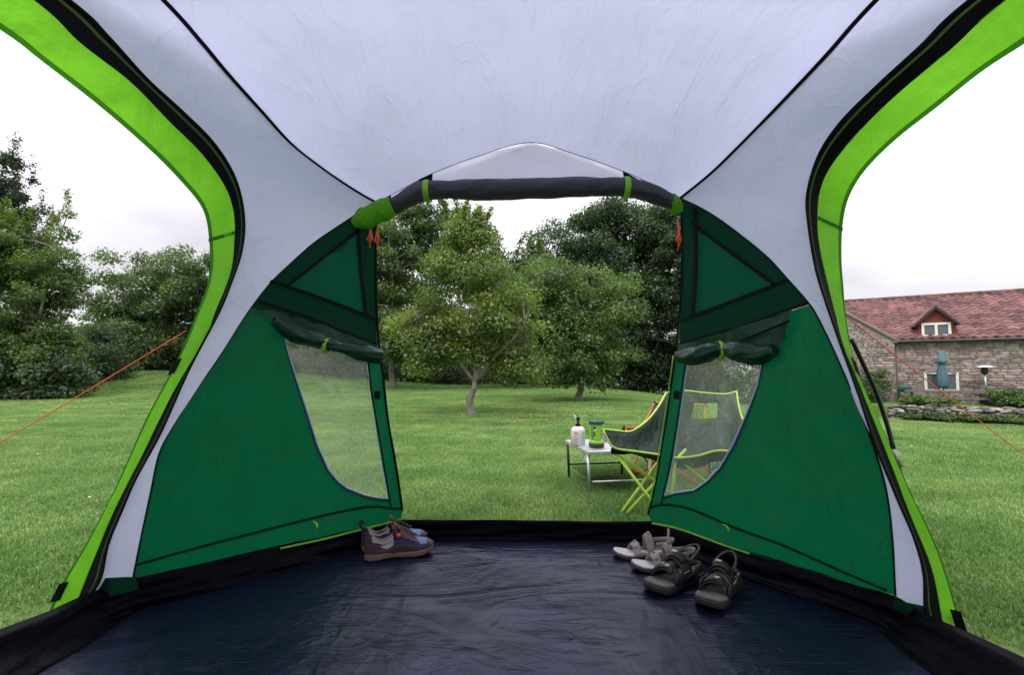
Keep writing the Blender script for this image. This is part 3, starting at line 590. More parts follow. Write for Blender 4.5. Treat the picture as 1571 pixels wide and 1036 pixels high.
for k in range(NR+1):
    f = k/NR; r = []
    for i in range(len(lipP)+1):
        i_ = i % len(lipP); q = Vector((base[i_].x, base[i_].y, .003)); tpv = Vector((lipP[i_][0], lipP[i_][1], .098)); p = q.lerp(tpv, f**.9)
        p.z = .003+.095*f**1.6
        door = 1 if dI and dd[i_] < .03 else 2.2
        if 0 < k < NR:
            w_ = noise.noise(Vector((p.x*5, p.y*5, f*4)))+.7*noise.noise(Vector((p.x*3, p.y*3, f*9+4))); c = Vector((0, .6, .5))-p; c.z = abs(c.z)*.6; p += c.normalized()*.014*door*w_
        elif k == NR: p.z += .006*noise.noise(p*4)
        r.append(p)
    rows.append(r)
fl = MB(); fl.grid(rows, var=.5)
flo = tp('groundsheet_lip', fl, 'lip', label='raised black edge of the groundsheet'); solid(flo, .002)
bl2 = [(p.x, p.y) for p in base]; xs, ys = np.meshgrid(np.arange(-1.5, 1.5, .035), np.arange(-1.3, 2.5, .035)); xs, ys = xs.ravel(), ys.ravel(); k = inpoly(xs, ys, bl2)
bp = np.array(bl2); keep = [(x, y) for x, y in zip(xs[k], ys[k]) if np.min((bp[:, 0]-x)**2+(bp[:, 1]-y)**2) > .02**2]
vv, ee, ff, *_ = geometry.delaunay_2d_cdt([Vector(p) for p in bl2+keep], [(i, (i+1) % len(bl2)) for i in range(len(bl2))], [], 1, 1e-5)
b = MB()
def fz(x, y):
    q = Vector((x*2.2, y*2.2, 0)); r_ = 1-abs(noise.noise(Vector((x*3+y*1.5, y*1.6-x, 3))))*2.2
    return .003+.004*noise.noise(q)+.005*max(0, r_-.62)*2
b.add([(p.x, p.y, fz(p.x, p.y) if i >= len(bl2) else .003) for i, p in enumerate(vv)], [tuple(f) for f in ff], .5)
tp('groundsheet', b, 'floor', label='glossy navy black plastic groundsheet with fine creases')
# tent pole, guy ropes
m_ = MB(); pp = [P(1306, 520, 1.95), P(1325, 560, 1.97), P(1345, 605, 1.98), P(1362, 655, 1.98), P(1371, 690, 1.97)]; pole_end = pp[-1]
m_.tube(c2(pp, 20), .0085, 8); pole_ = tp('tent_pole', m_, 'pole', label='black curved fibreglass pole outside the right arch')
m_ = MB(); m_.tube([P(1379, 716, 1.95), P(1400, 800, 1.90), P(1436, 930, 1.72)], .0085, 8); tp('lower_pole', m_, 'pole', pole_)
m_ = MB(); m_.tube([pole_end, P(1379, 716, 1.95)], .0105, 8); tp('ferrule', m_, 'ferrule', pole_)
for (a, g) in ((P(285, 508, 1.93), G(-300, 845)), (P(1300, 487, 1.93), G(1700, 790))):
    m_ = MB(); m_.tube([a.lerp(g, k/20)+Vector((0, 0, -.02*math.sin(math.pi*k/20))) for k in range(21)], .0026, 6); tp('guy_rope', m_, 'orange', label='taut orange guy rope')
    m_ = MB(); m_.tube([g+Vector((.0, 0, .03)), g+Vector((0, 0, -.1))], .004, 6); tp('tent_peg', m_, 'steel')
# ------------------------------------------------------------------ footwear
def sole_outline(L, W, s=0):
    q = [(-.0, .0), (.02, .30), (.10, .40), (.28, .37), (.48, .36), (.68, .46), (.82, .47), (.93, .36), (.99, .14), (1., -.02)]
    r = [(1., -.02), (.98, -.2), (.90, -.38), (.76, -.46), (.6, -.40), (.42, -.27), (.25, -.33), (.08, -.38), (.01, -.26), (0, 0)]
    pts = crom([(x*L, y*W*(1 if s <= 0 else 1)) for x, y in q], 18).tolist()[:-1]+crom([(x*L, y*W) for x, y in r], 18).tolist()[:-1]
    return [(x, y*(1 if s <= 0 else -1)) for x, y in pts]
def toe_rise(x, L): return .016*max(0, (x/L-.72)/.28)**2*1.0
def sole_mesh(L, W, h0, h1, s, grow=0., heel=.0):
    ol = sole_outline(L, W, s); b = MB(); n = len(ol); rows = []
    for h, g in ((h0, -.003), (h0+.003, 0), (h1-.003, 0.0), (h1, -.003)):
        r = []
        for x, y in ol:
            cx = L*.45; dd_ = math.hypot(x-cx, y) or 1; g2 = (g+grow)/dd_
            hh = h+heel*max(0, 1-x/(L*.6))*(h-h0)/(h1-h0)
            r.append(Vector((x+(x-cx)*g2, y+y*g2, hh+toe_rise(x, L))))
        rows.append(r)
    b.grid(rows, True, .5); b.add(rows[0], [tuple(range(n))], .5); b.add(rows[-1], [tuple(range(n-1, -1, -1))], .5)
    if s > 0: b.f = [tuple(reversed(f)) for f in b.f]
    return b
M['brown'] = pbr('brown_leather', (.035, .011, .008), .55, bscale=120, bmp=.3, var=.3)
M['shoeblue'] = pbr('blue_suede', (.02, .030, .085), .85, bscale=200, var=.25)
M['shoelight'] = pbr('pale_blue_mesh', (.10, .14, .27), .8, bscale=300, bmp=.4)
M['tansole'] = pbr('tan_rubber', (.12, .08, .06), .75, bscale=80)
M['lining'] = pbr('cream_lining', (.38, .31, .27), .8, bscale=200)
M['shoenavy'] = pbr('navy_collar', (.008, .011, .032), .8)
M['red'] = pbr('red_loop', (.6, .02, .03), .5)
M['lace'] = pbr('brown_lace', (.04, .02, .016), .8, bscale=400, bmp=.4)
def hiking_shoe(label, loc, rz, s):
    L, W = .305, .105
    t_ = thing('hiking_shoe', label, 'shoe', loc, rz, 'pair of blue and brown hiking shoes'); t_.scale = (1, 1, 1.22)
    o = part('sole', sole_mesh(L, W, .004, .020, s, .002, .004), M['tansole'], t_); bevel(o, .002)
    trd = MB()
    for k in range(14): trd.box((.02+k*.0195, 0, .003+toe_rise(.02+k*.0195, L)), (.011, .07, .008))
    part('tread', trd, M['black'], t_)
    hp = [(0, .088), (.05, .090), (.13, .078), (.25, .068), (.36, .082), (.44, .100), (.50, .098), (.6, .083), (.72, .066), (.84, .055), (.93, .046), (1, .026)]
    wp = [(0, .035), (.05, .055), (.15, .068), (.3, .064), (.45, .068), (.6, .082), (.75, .092), (.86, .086), (.95, .060), (1, .022)]
    hx, hy_ = zip(*hp); wx, wy = zip(*wp); NS, NT = 100, 64
    def pt(i, j, g=0., ins=False):
        u = i/NS; th = math.pi*j/NT; w_ = np.interp(u, wx, wy)/2; h_ = np.interp(u, hx, hy_)
        op = 1 if u < .46 else 0
        c_, s_ = math.cos(th), math.sin(th); e = .72 if u > .5 else .55
        yy = math.copysign(abs(c_)**e, c_)*w_; zz = abs(s_)**.75*(h_-.022)
        if op: yy *= 1-.18*s_
        cyn = .006*math.sin(u*3.0)*(-s)
        p = Vector((u*L, yy+cyn, .017+zz+toe_rise(u*L, L)))
        c0 = Vector((u*L, cyn, .05)); dirn = (p-c0)
        if dirn.length > 1e-6: p = p+dirn.normalized()*g
        return p
    def patch(cond, g, name, mat, ht=False):
        b = MB(); ids = {}
        def vid(i, j):
            if (i, j) not in ids: ids[(i, j)] = len(b.v); b.v.append(tuple(pt(i, j, g)))
            return ids[(i, j)]
        for i in range(NS):
            for j in range(NT):
                if cond((i+.5)/NS, (j+.5)/NT): b.f.append((vid(i, j), vid(i+1, j), vid(i+1, j+1), vid(i, j+1))); b.var.append(.5)
        o = part(name, b, M[mat], t_, True); solid(o, .0025); return o
    side_ = lambda v: min(v, 1-v)
    opening = lambda u, v: u < .44 and side_(v) > .27-.10*max(0, (u-.3)/.14)-(.08 if u < .06 else 0)
    patch(lambda u, v: not opening(u, v), -.0015, 'upper', 'shoeblue')
    patch(lambda u, v: (not opening(u, v)) and (side_(v) < .10+(.03*math.cos(u*9)) or u < .20 and side_(v) < .30 or u > .90), .001, 'rand', 'brown')
    patch(lambda u, v: .43 < u < .76+.1*(.36-side_(v)) and .21+.12*(u-.43) < side_(v) < .37, .001, 'eyestay', 'brown')
    patch(lambda u, v: .72+.22*(.5-side_(v)) < u < .91-.10*(.5-side_(v)) and side_(v) > .18, .0005, 'toe_box', 'shoelight')
    patch(lambda u, v: (not opening(u, v)) and u < .44 and side_(v) > .20, .0018, 'collar', 'shoenavy')
    patch(lambda u, v: .42 < u < .74 and side_(v) > .36, -.001, 'tongue', 'brown')
    # raised tongue, insole, pull loop, laces
    b = MB(); b.grid([[Vector((L*(.40+.10*f), (k/6-.5)*.052*(1-.2*f), .128-.026*f-.010*abs(k/6-.5)*2)) for k in range(7)] for f in np.linspace(0, 1, 6)]); o = part('tongue', b, M['brown'], t_, True); solid(o, .008); subsurf(o)
    b = MB(); b.grid([[Vector((L*(.06+.40*i/10), (k/6-.5)*.046, .036+.004*abs(k-3))) for k in range(7)] for i in range(11)]); part('insole', b, M['lining'], t_, True)
    for q in (-1, 1):
        b = MB(); b.grid([[Vector((L*(.10+.30*i/8), q*(.0255-.004*f), .034+f*(.048-.02*math.sin(i/8*3.14)))) for f in (0, .5, 1)] for i in range(9)]); part('lining', b, M['lining'], t_, True)
    b = MB(); b.tube([(L*.012, 0, .085), (-.010, 0, .100), (-.012, 0, .118), (L*.03, 0, .104)], .0035, 6, flat=2); part('heel_loop', b, M['shoenavy'], t_, True)
    lc = MB(); pr = None
    for k in range(6):
        u = .46+.05*k; z = np.interp(u, hx, hy_)+.006+toe_rise(u*L, L); w_ = .016
        for q in (-1, 1): lc.tube([(u*L, q*w_, z-.003), ((u+.022)*L, 0, z+.002), ((u+.045)*L, -q*w_, z-.007)], .0022, 6)
    for q in (-1, 1): lc.tube([(.46*L, 0, .112), (.45*L, q*.02, .118), (.49*L, q*.034, .104), (.50*L, q*.012, .108)], .002, 6)
    part('laces', lc, M['lace'], t_, True)
    b = MB(); b.lathe((.47*L, -.034, .076), [(.004, 0), (.009, .002), (.009, .011), (.004, .013)], 10); part('lace_hook', b, M['red'], t_, True)
    return t_
a, t0 = G(556, 866), G(663, 853)
rz = math.atan2((t0-a).y, (t0-a).x)
hiking_shoe('blue and brown hiking shoe nearer the viewer, its whole side showing, left of the doorway', (a.x, a.y+.03, .006), rz, -1)
hiking_shoe('blue and brown hiking shoe half hidden behind its pair by the left green wall', (a.x-.045, a.y+.135, .006), rz+.06, 1)
M['beige'] = pbr('taupe_nubuck', (.26, .215, .20), .8, bscale=150, bmp=.3, var=.15)
M['beigebed'] = pbr('pale_footbed', (.44, .40, .41), .7, bscale=150, var=.1)
M['beigesole'] = pbr('grey_sole', (.05, .04, .045), .7)
M['dkstrap'] = pbr('black_brown_strap', (.011, .009, .010), .6, bscale=150, bmp=.4, var=.3)
M['dkbed'] = pbr('worn_grey_footbed', (.10, .088, .08), .75, bscale=150, var=.35)
M['dksole'] = pbr('dark_rubber', (.013, .011, .013), .6, bscale=60)
M['thread'] = pbr('pale_stitching', (.3, .29, .3), .7)
def strap(p0, p1, top, wd, thick=.003, lean=0., n=14, wd2=None, twist=0.):
    """band from one sole edge over the foot to the other"""
    p0, p1 = Vector(p0), Vector(p1); rows = []
    for i in range(n+1):
        f = i/n; c = p0.lerp(p1, f); c.z += (top-.5*(p0.z+p1.z))*math.sin(math.pi*f)**.6; c.x += lean*math.sin(math.pi*f)
        w_ = wd+(wd2-wd)*f if wd2 else wd
        rows.append([c+Vector((w_*(k-.5), 0, -.012*math.sin(math.pi*f)*(k-.5)*2*.5)) for k in (0, .33, .67, 1)])
    b = MB(); b.grid(rows, var=.5); return b
def sandal(label, loc, rz, s, kind, group, tilt=0.):
    big = kind == 'dark'; L, W = (.295, .118) if big else (.265, .095)
    t_ = thing('sandal', label, 'sandal', loc, rz, group)
    sm_, bm_, bedm = (M['dksole'], M['dkstrap'], M['dkbed']) if big else (M['beigesole'], M['beige'], M['beigebed'])
    hs = .024 if big else .014
    o = part('sole', sole_mesh(L, W, 0, hs, s, .002, .005), sm_, t_, True); bevel(o, .003)
    o = part('footbed', sole_mesh(L, W, hs-.001, hs+.006, s, -.002, .005), bedm, t_, True); bevel(o, .002)
    mz = hs+.008
    if not big:
        S_ = lambda nm, b_, th=.0028: solid(part(nm, b_, bm_, t_, True), th)
        S_('toe_strap', strap((L*.66, -.042, hs), (L*.60, .040, hs), .058, .040, wd2=.030))
        S_('toe_tab', strap((L*.655, -.030, hs+.028), (L*.63, .026, hs+.030), .066, .020), .003)
        S_('instep_strap', strap((L*.40, -.034, hs), (L*.36, .034, hs), .098, .034, lean=.012))
        S_('instep_tab', strap((L*.41, -.030, hs+.035), (L*.38, .022, hs+.052), .104, .024, lean=.01), .004)
        for q in (-1, 1):
            b = MB(); b.grid([[Vector((L*(.66-.26*f), q*(.042-.008*f), hs-.002+k)) for k in (0, .012+.010*math.sin(f*3.14))] for f in np.linspace(0, 1, 8)]); S_('side_band', b)
            b = MB(); b.grid([[Vector((L*(.40-.36*f), q*(.034-.003*f), hs-.002+k)) for k in (0, .010+.028*f)] for f in np.linspace(0, 1, 8)]); S_('heel_side', b)
        b = MB(); rows = []
        for i in range(21):
            f = i/20; an = -math.pi/2+math.pi*f; x = L*.30-(L*.32)*math.cos(an); y = .034*math.sin(an); z = .066+.012*math.cos(an)
            rows.append([Vector((x, y, z-.009)), Vector((x-.002*math.cos(an), y, z+.009))])
        b.grid(rows, var=.5); S_('heel_strap', b)
        if s < 0:
            b = MB(); b.grid([[Vector((L*(.40-.02*f), -.006+k+.0*f, .100+.062*f)) for k in (-.010, .010)] for f in np.linspace(0, 1, 8)]); o = S_('loose_strap_end', b, .004)
        for q in (((L*.63, -.004, .068), (.012, .022, .004)), ((L*.40, -.004, .106), (.014, .026, .004))): b = MB(); b.box(*q); part('buckle', b, M['beigesole'], t_)
    else:
        S_ = lambda nm, b_, th=.004: solid(part(nm, b_, bm_, t_, True), th)
        S_('toe_strap', strap((L*.68, -.052, hs), (L*.62, .050, hs), .074, .050, wd2=.044, lean=-.010))
        S_('toe_tab', strap((L*.69, -.036, hs+.034), (L*.66, .030, hs+.038), .082, .026, lean=-.01), .005)
        S_('instep_strap', strap((L*.42, -.046, hs), (L*.38, .044, hs), .108, .056, lean=.012))
        S_('instep_tab', strap((L*.44, -.038, hs+.045), (L*.42, .030, hs+.060), .117, .030, lean=.012), .006)
        b = MB(); b.grid([[Vector((L*(.62-.16*f), y, .072+.030*f-abs(y)*.25)) for y in (-.016, 0, .016)] for f in np.linspace(0, 1, 7)]); S_('bridge_strap', b)
        for q in (-1, 1):
            b = MB(); b.grid([[Vector((L*(.70-.62*f), q*(.052-.012*f), hs-.004+k)) for k in (0, .016, .034+.012*math.sin(f*9))] for f in np.linspace(0, 1, 14)]); S_('side_wall', b)
        b = MB(); rows = []
        for i in range(21):
            f = i/20; an = -math.pi/2+math.pi*f; rows.append([Vector((L*.24-(L*.25)*math.cos(an), .040*math.sin(an), hs+.002)), Vector((L*.24-(L*.26)*math.cos(an), .040*math.sin(an), hs+.036))])
        b.grid(rows, var=.5); S_('heel_cup', b)
        b = MB(); b.tube([Vector((L*.34-(L*.34)*math.cos(an), .038*math.sin(an), .094+.030*math.cos(an))) for an in np.linspace(-1.57, 1.57, 20)], .006, 6, flat=.4); part('heel_strap', b, bm_, t_, True)
        for q in (-1, 1):
            for l_ in ([(L*.30, q*.046, .070), (L*.16, q*.044, .068)], [(L*.52, q*.054, .060), (L*.40, q*.050, .062)]): b = MB(); b.tube(l_, .0014, 4); part('stitching', b, M['thread'], t_)
        for q in (((L*.45, -.006, .124), (.018, .020, .003)), ((L*.66, .008, .086), (.014, .016, .003))): b = MB(); b.box(*q); part('badge', b, M['thread'], t_)
    return t_
def put(fn, toe, heel, L, *a_, **k_):
    d = Vector(toe)-Vector(heel); return fn(a_[0], (heel[0], heel[1], .006), math.atan2(d.y, d.x), *a_[1:], **k_)
g1, g2 = 'pair of taupe sandals', 'pair of black and grey sandals'
put(sandal, (.50, 2.13), (.77, 2.13), .27, 'pale taupe sandal of the pair, in front, next to the black sandals', -1, 'beige', g1)
put(sandal, (.46, 2.27), (.72, 2.25), .27, 'pale taupe sandal of the pair, behind the other, against the door lip', 1, 'beige', g1)
put(sandal, (.53, 1.91), (.76, 2.06), .29, 'black and grey sandal turned left, beside the taupe sandals', -1, 'dark', g2)
put(sandal, (.665, 1.755), (.87, 1.99), .29, 'black and grey sandal nearest the viewer at the right green wall', 1, 'dark', g2)
# ------------------------------------------------------------------ camp table with things on it
A0 = G(905, 757); ux = Vector((.985, .17, 0)); uy = Vector((-.17, .985, 0)); TW, TD, TH = .44, .50, .275
tb = thing('camp_table', 'low folding aluminium camping table with black net shelf, behind the lime edged chair', 'table', (A0.x, A0.y, 0), math.atan2(ux.y, ux.x))
M['black_metal'] = pbr('dark_metal', (.03, .035, .04), .4, .5)
m, t, o = newmat('black_net'); M['net'] = m; a_ = N(t, 'ShaderNodeBsdfTransparent'); d_ = N(t, 'ShaderNodeBsdfDiffuse'); d_.inputs[0].default_value = (.012, .012, .014, 1); x_ = N(t, 'ShaderNodeMixShader')
t.links.new(ramp(t, nz(t, coord(t), 300, 1), [(.44, 0), (.56, 1)]), x_.inputs[0]); t.links.new(a_.outputs[0], x_.inputs[1]); t.links.new(d_.outputs[0], x_.inputs[2]); t.links.new(x_.outputs[0], o.inputs[0])
b = MB()
for k in range(5): b.box((TW/2+.02, -.02+.05+k*(TD+.02)/5, TH+.008), (TW+.06, (TD+.02)/5-.003, .012))
for k in range(5):
    q = MB(); q.box((TW/2+.02, .03+k*(TD+.02)/5, TH+.008), (TW+.06, (TD+.02)/5-.004, .012)); bevel(part('slat', q, M['alu'], tb), .003)
b = MB(); b.box((TW/2+.02, -.022, TH-.002), (TW+.08, .012, .026)); b.box((TW/2+.02, TD+.035, TH-.002), (TW+.08, .012, .026)); b.box((-.016, TD/2, TH-.002), (.012, TD+.05, .026)); b.box((TW+.058, TD/2, TH-.002), (.012, TD+.05, .026)); bevel(part('rim', b, M['alu'], tb), .003)
b = MB(); b.box((TW*.62, -.032, TH), (.14, .012, .018)); part('carry_handle', b, M['black'], tb)
for x, y, mm in ((0, 0, 'alu'), (TW, 0, 'alu'), (0, TD, 'black_metal'), (TW, TD, 'black_metal')):
    q = MB(); q.tube([(x, y, 0), (x-.012 if x == 0 else x+.0, y, TH-.005)], .010, 8); part('leg', q, M[mm], tb, True)
for q, r_, mm in (([(.02, .0, .075), (TW, 0, .075)], .007, 'alu'), ([(0, TD, .10), (TW, TD, .10)], .008, 'black_metal'), ([(0, 0, .18), (-.01, .14, TH-.01)], .004, 'alu')): b = MB(); b.tube(q, r_, 8); part('crossbar', b, M[mm], tb, True)
b = MB(); b.grid([[Vector((TW*(.02+.96*i/8), TD*k/8, .085-.03*math.sin(math.pi*i/8)*math.sin(math.pi*k/8)-.0*k)) for k in range(9)] for i in range(9)]); part('net_shelf', b, M['net'], tb, True)
def ont(x, y, z=0): return A0+ux*x+uy*y+Vector((0, 0, TH+.014+z))
M['gas'] = pbr('white_enamel', (.70, .60, .62), .35, var=.04); M['gasgreen'] = pbr('pale_green_label', (.30, .52, .38), .4, var=.05); M['print'] = pbr('red_print', (.5, .08, .08), .5); M['printgrey'] = pbr('grey_print', (.3, .3, .34), .5)
M['brass'] = pbr('brass', (.55, .4, .2), .35, 1)
p = ont(.0, .26); st = thing('gas_stove', 'white gas canister with a folding burner on top, on the camp table', 'camping stove', p)
b = MB(); b.lathe((0, 0, 0), [(.047, 0), (.053, .004), (.053, .105), (.048, .122), (.034, .134), (.018, .138)], 28); can = part('canister', b, M['gas'], st, True)
b = MB(); b.grid([[Vector((.0535*math.cos(a), .0535*math.sin(a), z)) for z in (.006, .05, .104)] for a in np.linspace(-1.1, .5, 14)]); part('label', b, M['gasgreen'], can, True)
b = MB()
for z, w0, w1 in ((.085, -2.25, -1.6), (.097, -2.4, -1.75)): b.grid([[Vector((.0538*math.cos(a), .0538*math.sin(a), z+q)) for q in (-.003, .003)] for a in np.linspace(w0, w1, 8)])
part('print', b, M['print'], can)
b = MB()
for z in (.045, .055, .065): b.grid([[Vector((.0538*math.cos(a), .0538*math.sin(a), z+q)) for q in (-.0015, .0015)] for a in np.linspace(-2.3, -1.8, 8)])
part('print', b, M['printgrey'], can)
b = MB(); b.lathe((0, 0, .136), [(.018, 0), (.020, .004), (.020, .016), (.009, .020), (.008, .044), (.013, .048), (.015, .062), (.010, .066)], 14); part('valve', b, M['black'], st, True)
b = MB(); b.lathe((0, 0, .160), [(.008, 0), (.008, .02), (.012, .026), (.012, .032)], 12); part('burner', b, M['brass'], st, True)
b = MB()
for a in (0, 2.09, 4.19):
    c_, s_ = math.cos(a), math.sin(a); b.tube([(.008*c_, .008*s_, .172), (.035*c_, .035*s_, .196), (.042*c_, .042*s_, .214), (.060*c_, .060*s_, .214), (.018*c_, .018*s_, .208)], .0024, 5)
part('pot_support', b, M['steel'], st, True)
M['lantlime'] = pbr('lime_plastic', (.22, .50, .03), .35); M['lantblk'] = pbr('black_plastic', (.015, .017, .02), .4); M['lantgrn'] = pbr('dark_green_plastic', (.01, .06, .035), .4)
m, t, o = newmat('clear_plastic'); M['clear'] = m; g_ = N(t, 'ShaderNodeBsdfTransparent'); g_.inputs[0].default_value = (.8, .85, .8, 1); q_ = N(t, 'ShaderNodeBsdfGlossy'); q_.inputs['Roughness'].default_value = .1; x_ = N(t, 'ShaderNodeMixShader'); x_.inputs[0].default_value = .2
t.links.new(g_.outputs[0], x_.inputs[1]); t.links.new(q_.outputs[0], x_.inputs[2]); t.links.new(x_.outputs[0], o.inputs[0])
p = ont(.098, .13); ln = thing('lantern', 'lime green and black camping lantern with a dark flat top, on the camp table', 'lantern', p, .2)
b = MB(); b.lathe((0, 0, 0), [(.050, 0), (.055, .006), (.056, .026), (.050, .030)], 20); part('base', b, M['lantblk'], ln, True)
b = MB(); b.lathe((0, 0, .030), [(.050, 0), (.056, .003), (.050, .020), (.030, .024)], 20); part('lower_housing', b, M['lantlime'], ln, True)
b = MB(); b.box((0, -.044, .095), (.036, .010, .12)); b.box((0, .044, .095), (.028, .010, .12)); b.box((-.044, 0, .095), (.010, .02, .12)); bevel(part('bracket', b, M['lantlime'], ln), .003)
b = MB(); b.lathe((0, 0, .052), [(.026, 0), (.036, .02), (.038, .06), (.034, .085)], 18); part('globe', b, M['clear'], ln, True)
b = MB(); b.lathe((0, 0, .054), [(.032, 0), (.034, .014), (.016, .018), (.014, .08)], 14); part('bulb_holder', b, M['lantlime'], ln, True)
b = MB(); b.lathe((0, 0, .150), [(.040, 0), (.048, .004), (.050, .012), (.044, .016)], 20); part('collar', b, M['lantlime'], ln, True)
b = MB(); b.lathe((0, 0, .170), [(.054, 0), (.058, .003), (.058, .018), (.050, .023)], 24); part('top_cap', b, M['lantgrn'], ln, True)
p = ont(.33, .42); pn = thing('saucepan', 'grey saucepan with a pale rim on the far side of the camp table', 'pan', p)
M['pan'] = pbr('grey_anodised', (.25, .26, .30), .35, .7)
b = MB(); b.lathe((0, 0, 0), [(.075, 0), (.082, .006), (.084, .06), (.088, .062), (.080, .062), (.078, .008), (.02, .008)], 26); part('pot', b, M['pan'], pn, True)
b = MB(); b.tube([(-.083, 0, .05), (-.12, -.02, .055), (-.17, -.04, .058)], [.008, .009, .008], 8, flat=.5); part('handle', b, M['orange'], pn, True)
p = ont(.24, .02); mg = thing('camping_mug', 'small orange red mug beside the lantern on the camp table', 'mug', p)
b = MB(); b.lathe((0, 0, 0), [(.024, 0), (.028, .003), (.030, .05), (.027, .05), (.025, .006), (.01, .006)], 18); part('cup', b, M['orange'], mg, True)
b = MB(); b.tube([(.028, 0, .012), (.045, 0, .018), (.045, 0, .034), (.029, 0, .04)], .003, 6); part('handle', b, M['orange'], mg, True)
# ------------------------------------------------------------------ camp chairs
M['chair_green'] = cloth('chair_fabric', (.010, .030, .020), (.004, .012, .008), .035, .3, .9, 6, .03)
M['chair_blue'] = cloth('chair_blue_fabric', (.06, .22, .42), (.03, .10, .2), .08, .35, .6, 6, .03)
M['limeframe'] = pbr('lime_painted_steel', (.42, .62, .05), .4); M['orangeframe'] = pbr('orange_painted_steel', (.62, .10, .03), .4); M['blueframe'] = pbr('blue_painted_steel', (.06, .28, .50), .4)
m, t, o = newmat('green_mesh'); M['mesh'] = m; a_ = N(t, 'ShaderNodeBsdfTransparent'); d_ = N(t, 'ShaderNodeBsdfDiffuse'); d_.inputs[0].default_value = (.22, .38, .04, 1); x_ = N(t, 'ShaderNodeMixShader')
t.links.new(ramp(t, nz(t, coord(t), 160, 1), [(.47, 0), (.53, 1)]), x_.inputs[0]); t.links.new(a_.outputs[0], x_.inputs[1]); t.links.new(d_.outputs[0], x_.inputs[2]); t.links.new(x_.outputs[0], o.inputs[0])
def chair(label, loc, rz, frame, fabric, piping, scale=1.):
    """low bucket chair; faces local -y"""
    t_ = thing('camping_chair', label, 'chair', loc, rz, 'folding bucket chairs in front of the tent', scale)
    FLc, FRc = Vector((-.42, -.20, .46)), Vector((.42, -.20, .40)); BL, BR = Vector((-.27, .32, .70)), Vector((.27, .32, .70))
    if frame == 'limeframe': FRc.z = .36
    def seat(u, v):  # u across 0..1, v front 0 .. back 1
        fe = FLc.lerp(FRc, u); be = BL.lerp(BR, u); p = fe.lerp(be, v); k = math.sin(math.pi*u)
        p.z -= k**.7*(.13*(1-v)**.6+.26*math.sin(math.pi*min(1, v*1.0))**1.0*(1-.35*v)+.02)
        p.y += .04*math.sin(math.pi*v)*k-.05*k*(1-v)
        p.x *= 1-.08*math.sin(math.pi*v)
        p.z -= .10*math.sin(math.pi*v)*(1-k)
        return p
    NU, NV = 22, 20; hole = lambda u, v: .33 < u < .67 and .74 < v < .88
    b = MB(); h = MB(); ids = [[seat(i/NU, j/NV) for i in range(NU+1)] for j in range(NV+1)]
    flat_ = [p for r in ids for p in r]; A_, H_ = [], []
    for j in range(NV):
        for i in range(NU):
            f = (j*(NU+1)+i, j*(NU+1)+i+1, (j+1)*(NU+1)+i+1, (j+1)*(NU+1)+i); (H_ if hole((i+.5)/NU, (j+.5)/NV) else A_).append(f)
    b.add(flat_, A_, .5); h.add(flat_, H_, .5)
    seat_o = part('seat', b, M[fabric], t_, True); solid(seat_o, .003)
    part('mesh_panel', h, M['mesh'], seat_o, True)
    b = MB(); per = [seat(i/20, 0) for i in range(21)]+[seat(1, j/20) for j in range(1, 21)]+[seat(1-i/20, 1) for i in range(1, 21)]+[seat(0, 1-j/20) for j in range(1, 21)]
    b.tube(per, .0075, 6, caps=False); part('piping', b, M[piping], seat_o, True)
    b = MB()
    for c_ in (FLc, FRc, BL, BR): b.tube([c_+Vector((0, 0, -.05)), c_+Vector((0, 0, .008))], [.022, .014], 8)
    part('corner_pocket', b, M['black'], t_, True)
    # crossed legs: each corner goes to the opposite foot
    ft = dict(fl=Vector((-.31, -.30, 0)), fr=Vector((.31, -.30, 0)), bl=Vector((-.31, .26, 0)), br=Vector((.31, .26, 0)))
    for a0, a1 in ((FLc, ft['fr']), (FRc, ft['fl']), (BL, ft['br']), (BR, ft['bl']), (FLc, ft['bl']), (BL+(ft['fl']-BL)*.35, ft['fl']), (FRc, ft['br']), (BR+(ft['fr']-BR)*.35, ft['fr'])):
        b = MB(); b.tube([a0+Vector((0, 0, -.03)), a1], .010, 8); part('leg', b, M[frame], t_, True)
    for f_ in ft.values(): b = MB(); b.tube([f_, f_+Vector((0, 0, .03))], .014, 8); part('rubber_foot', b, M[frame], t_, True)
    return t_
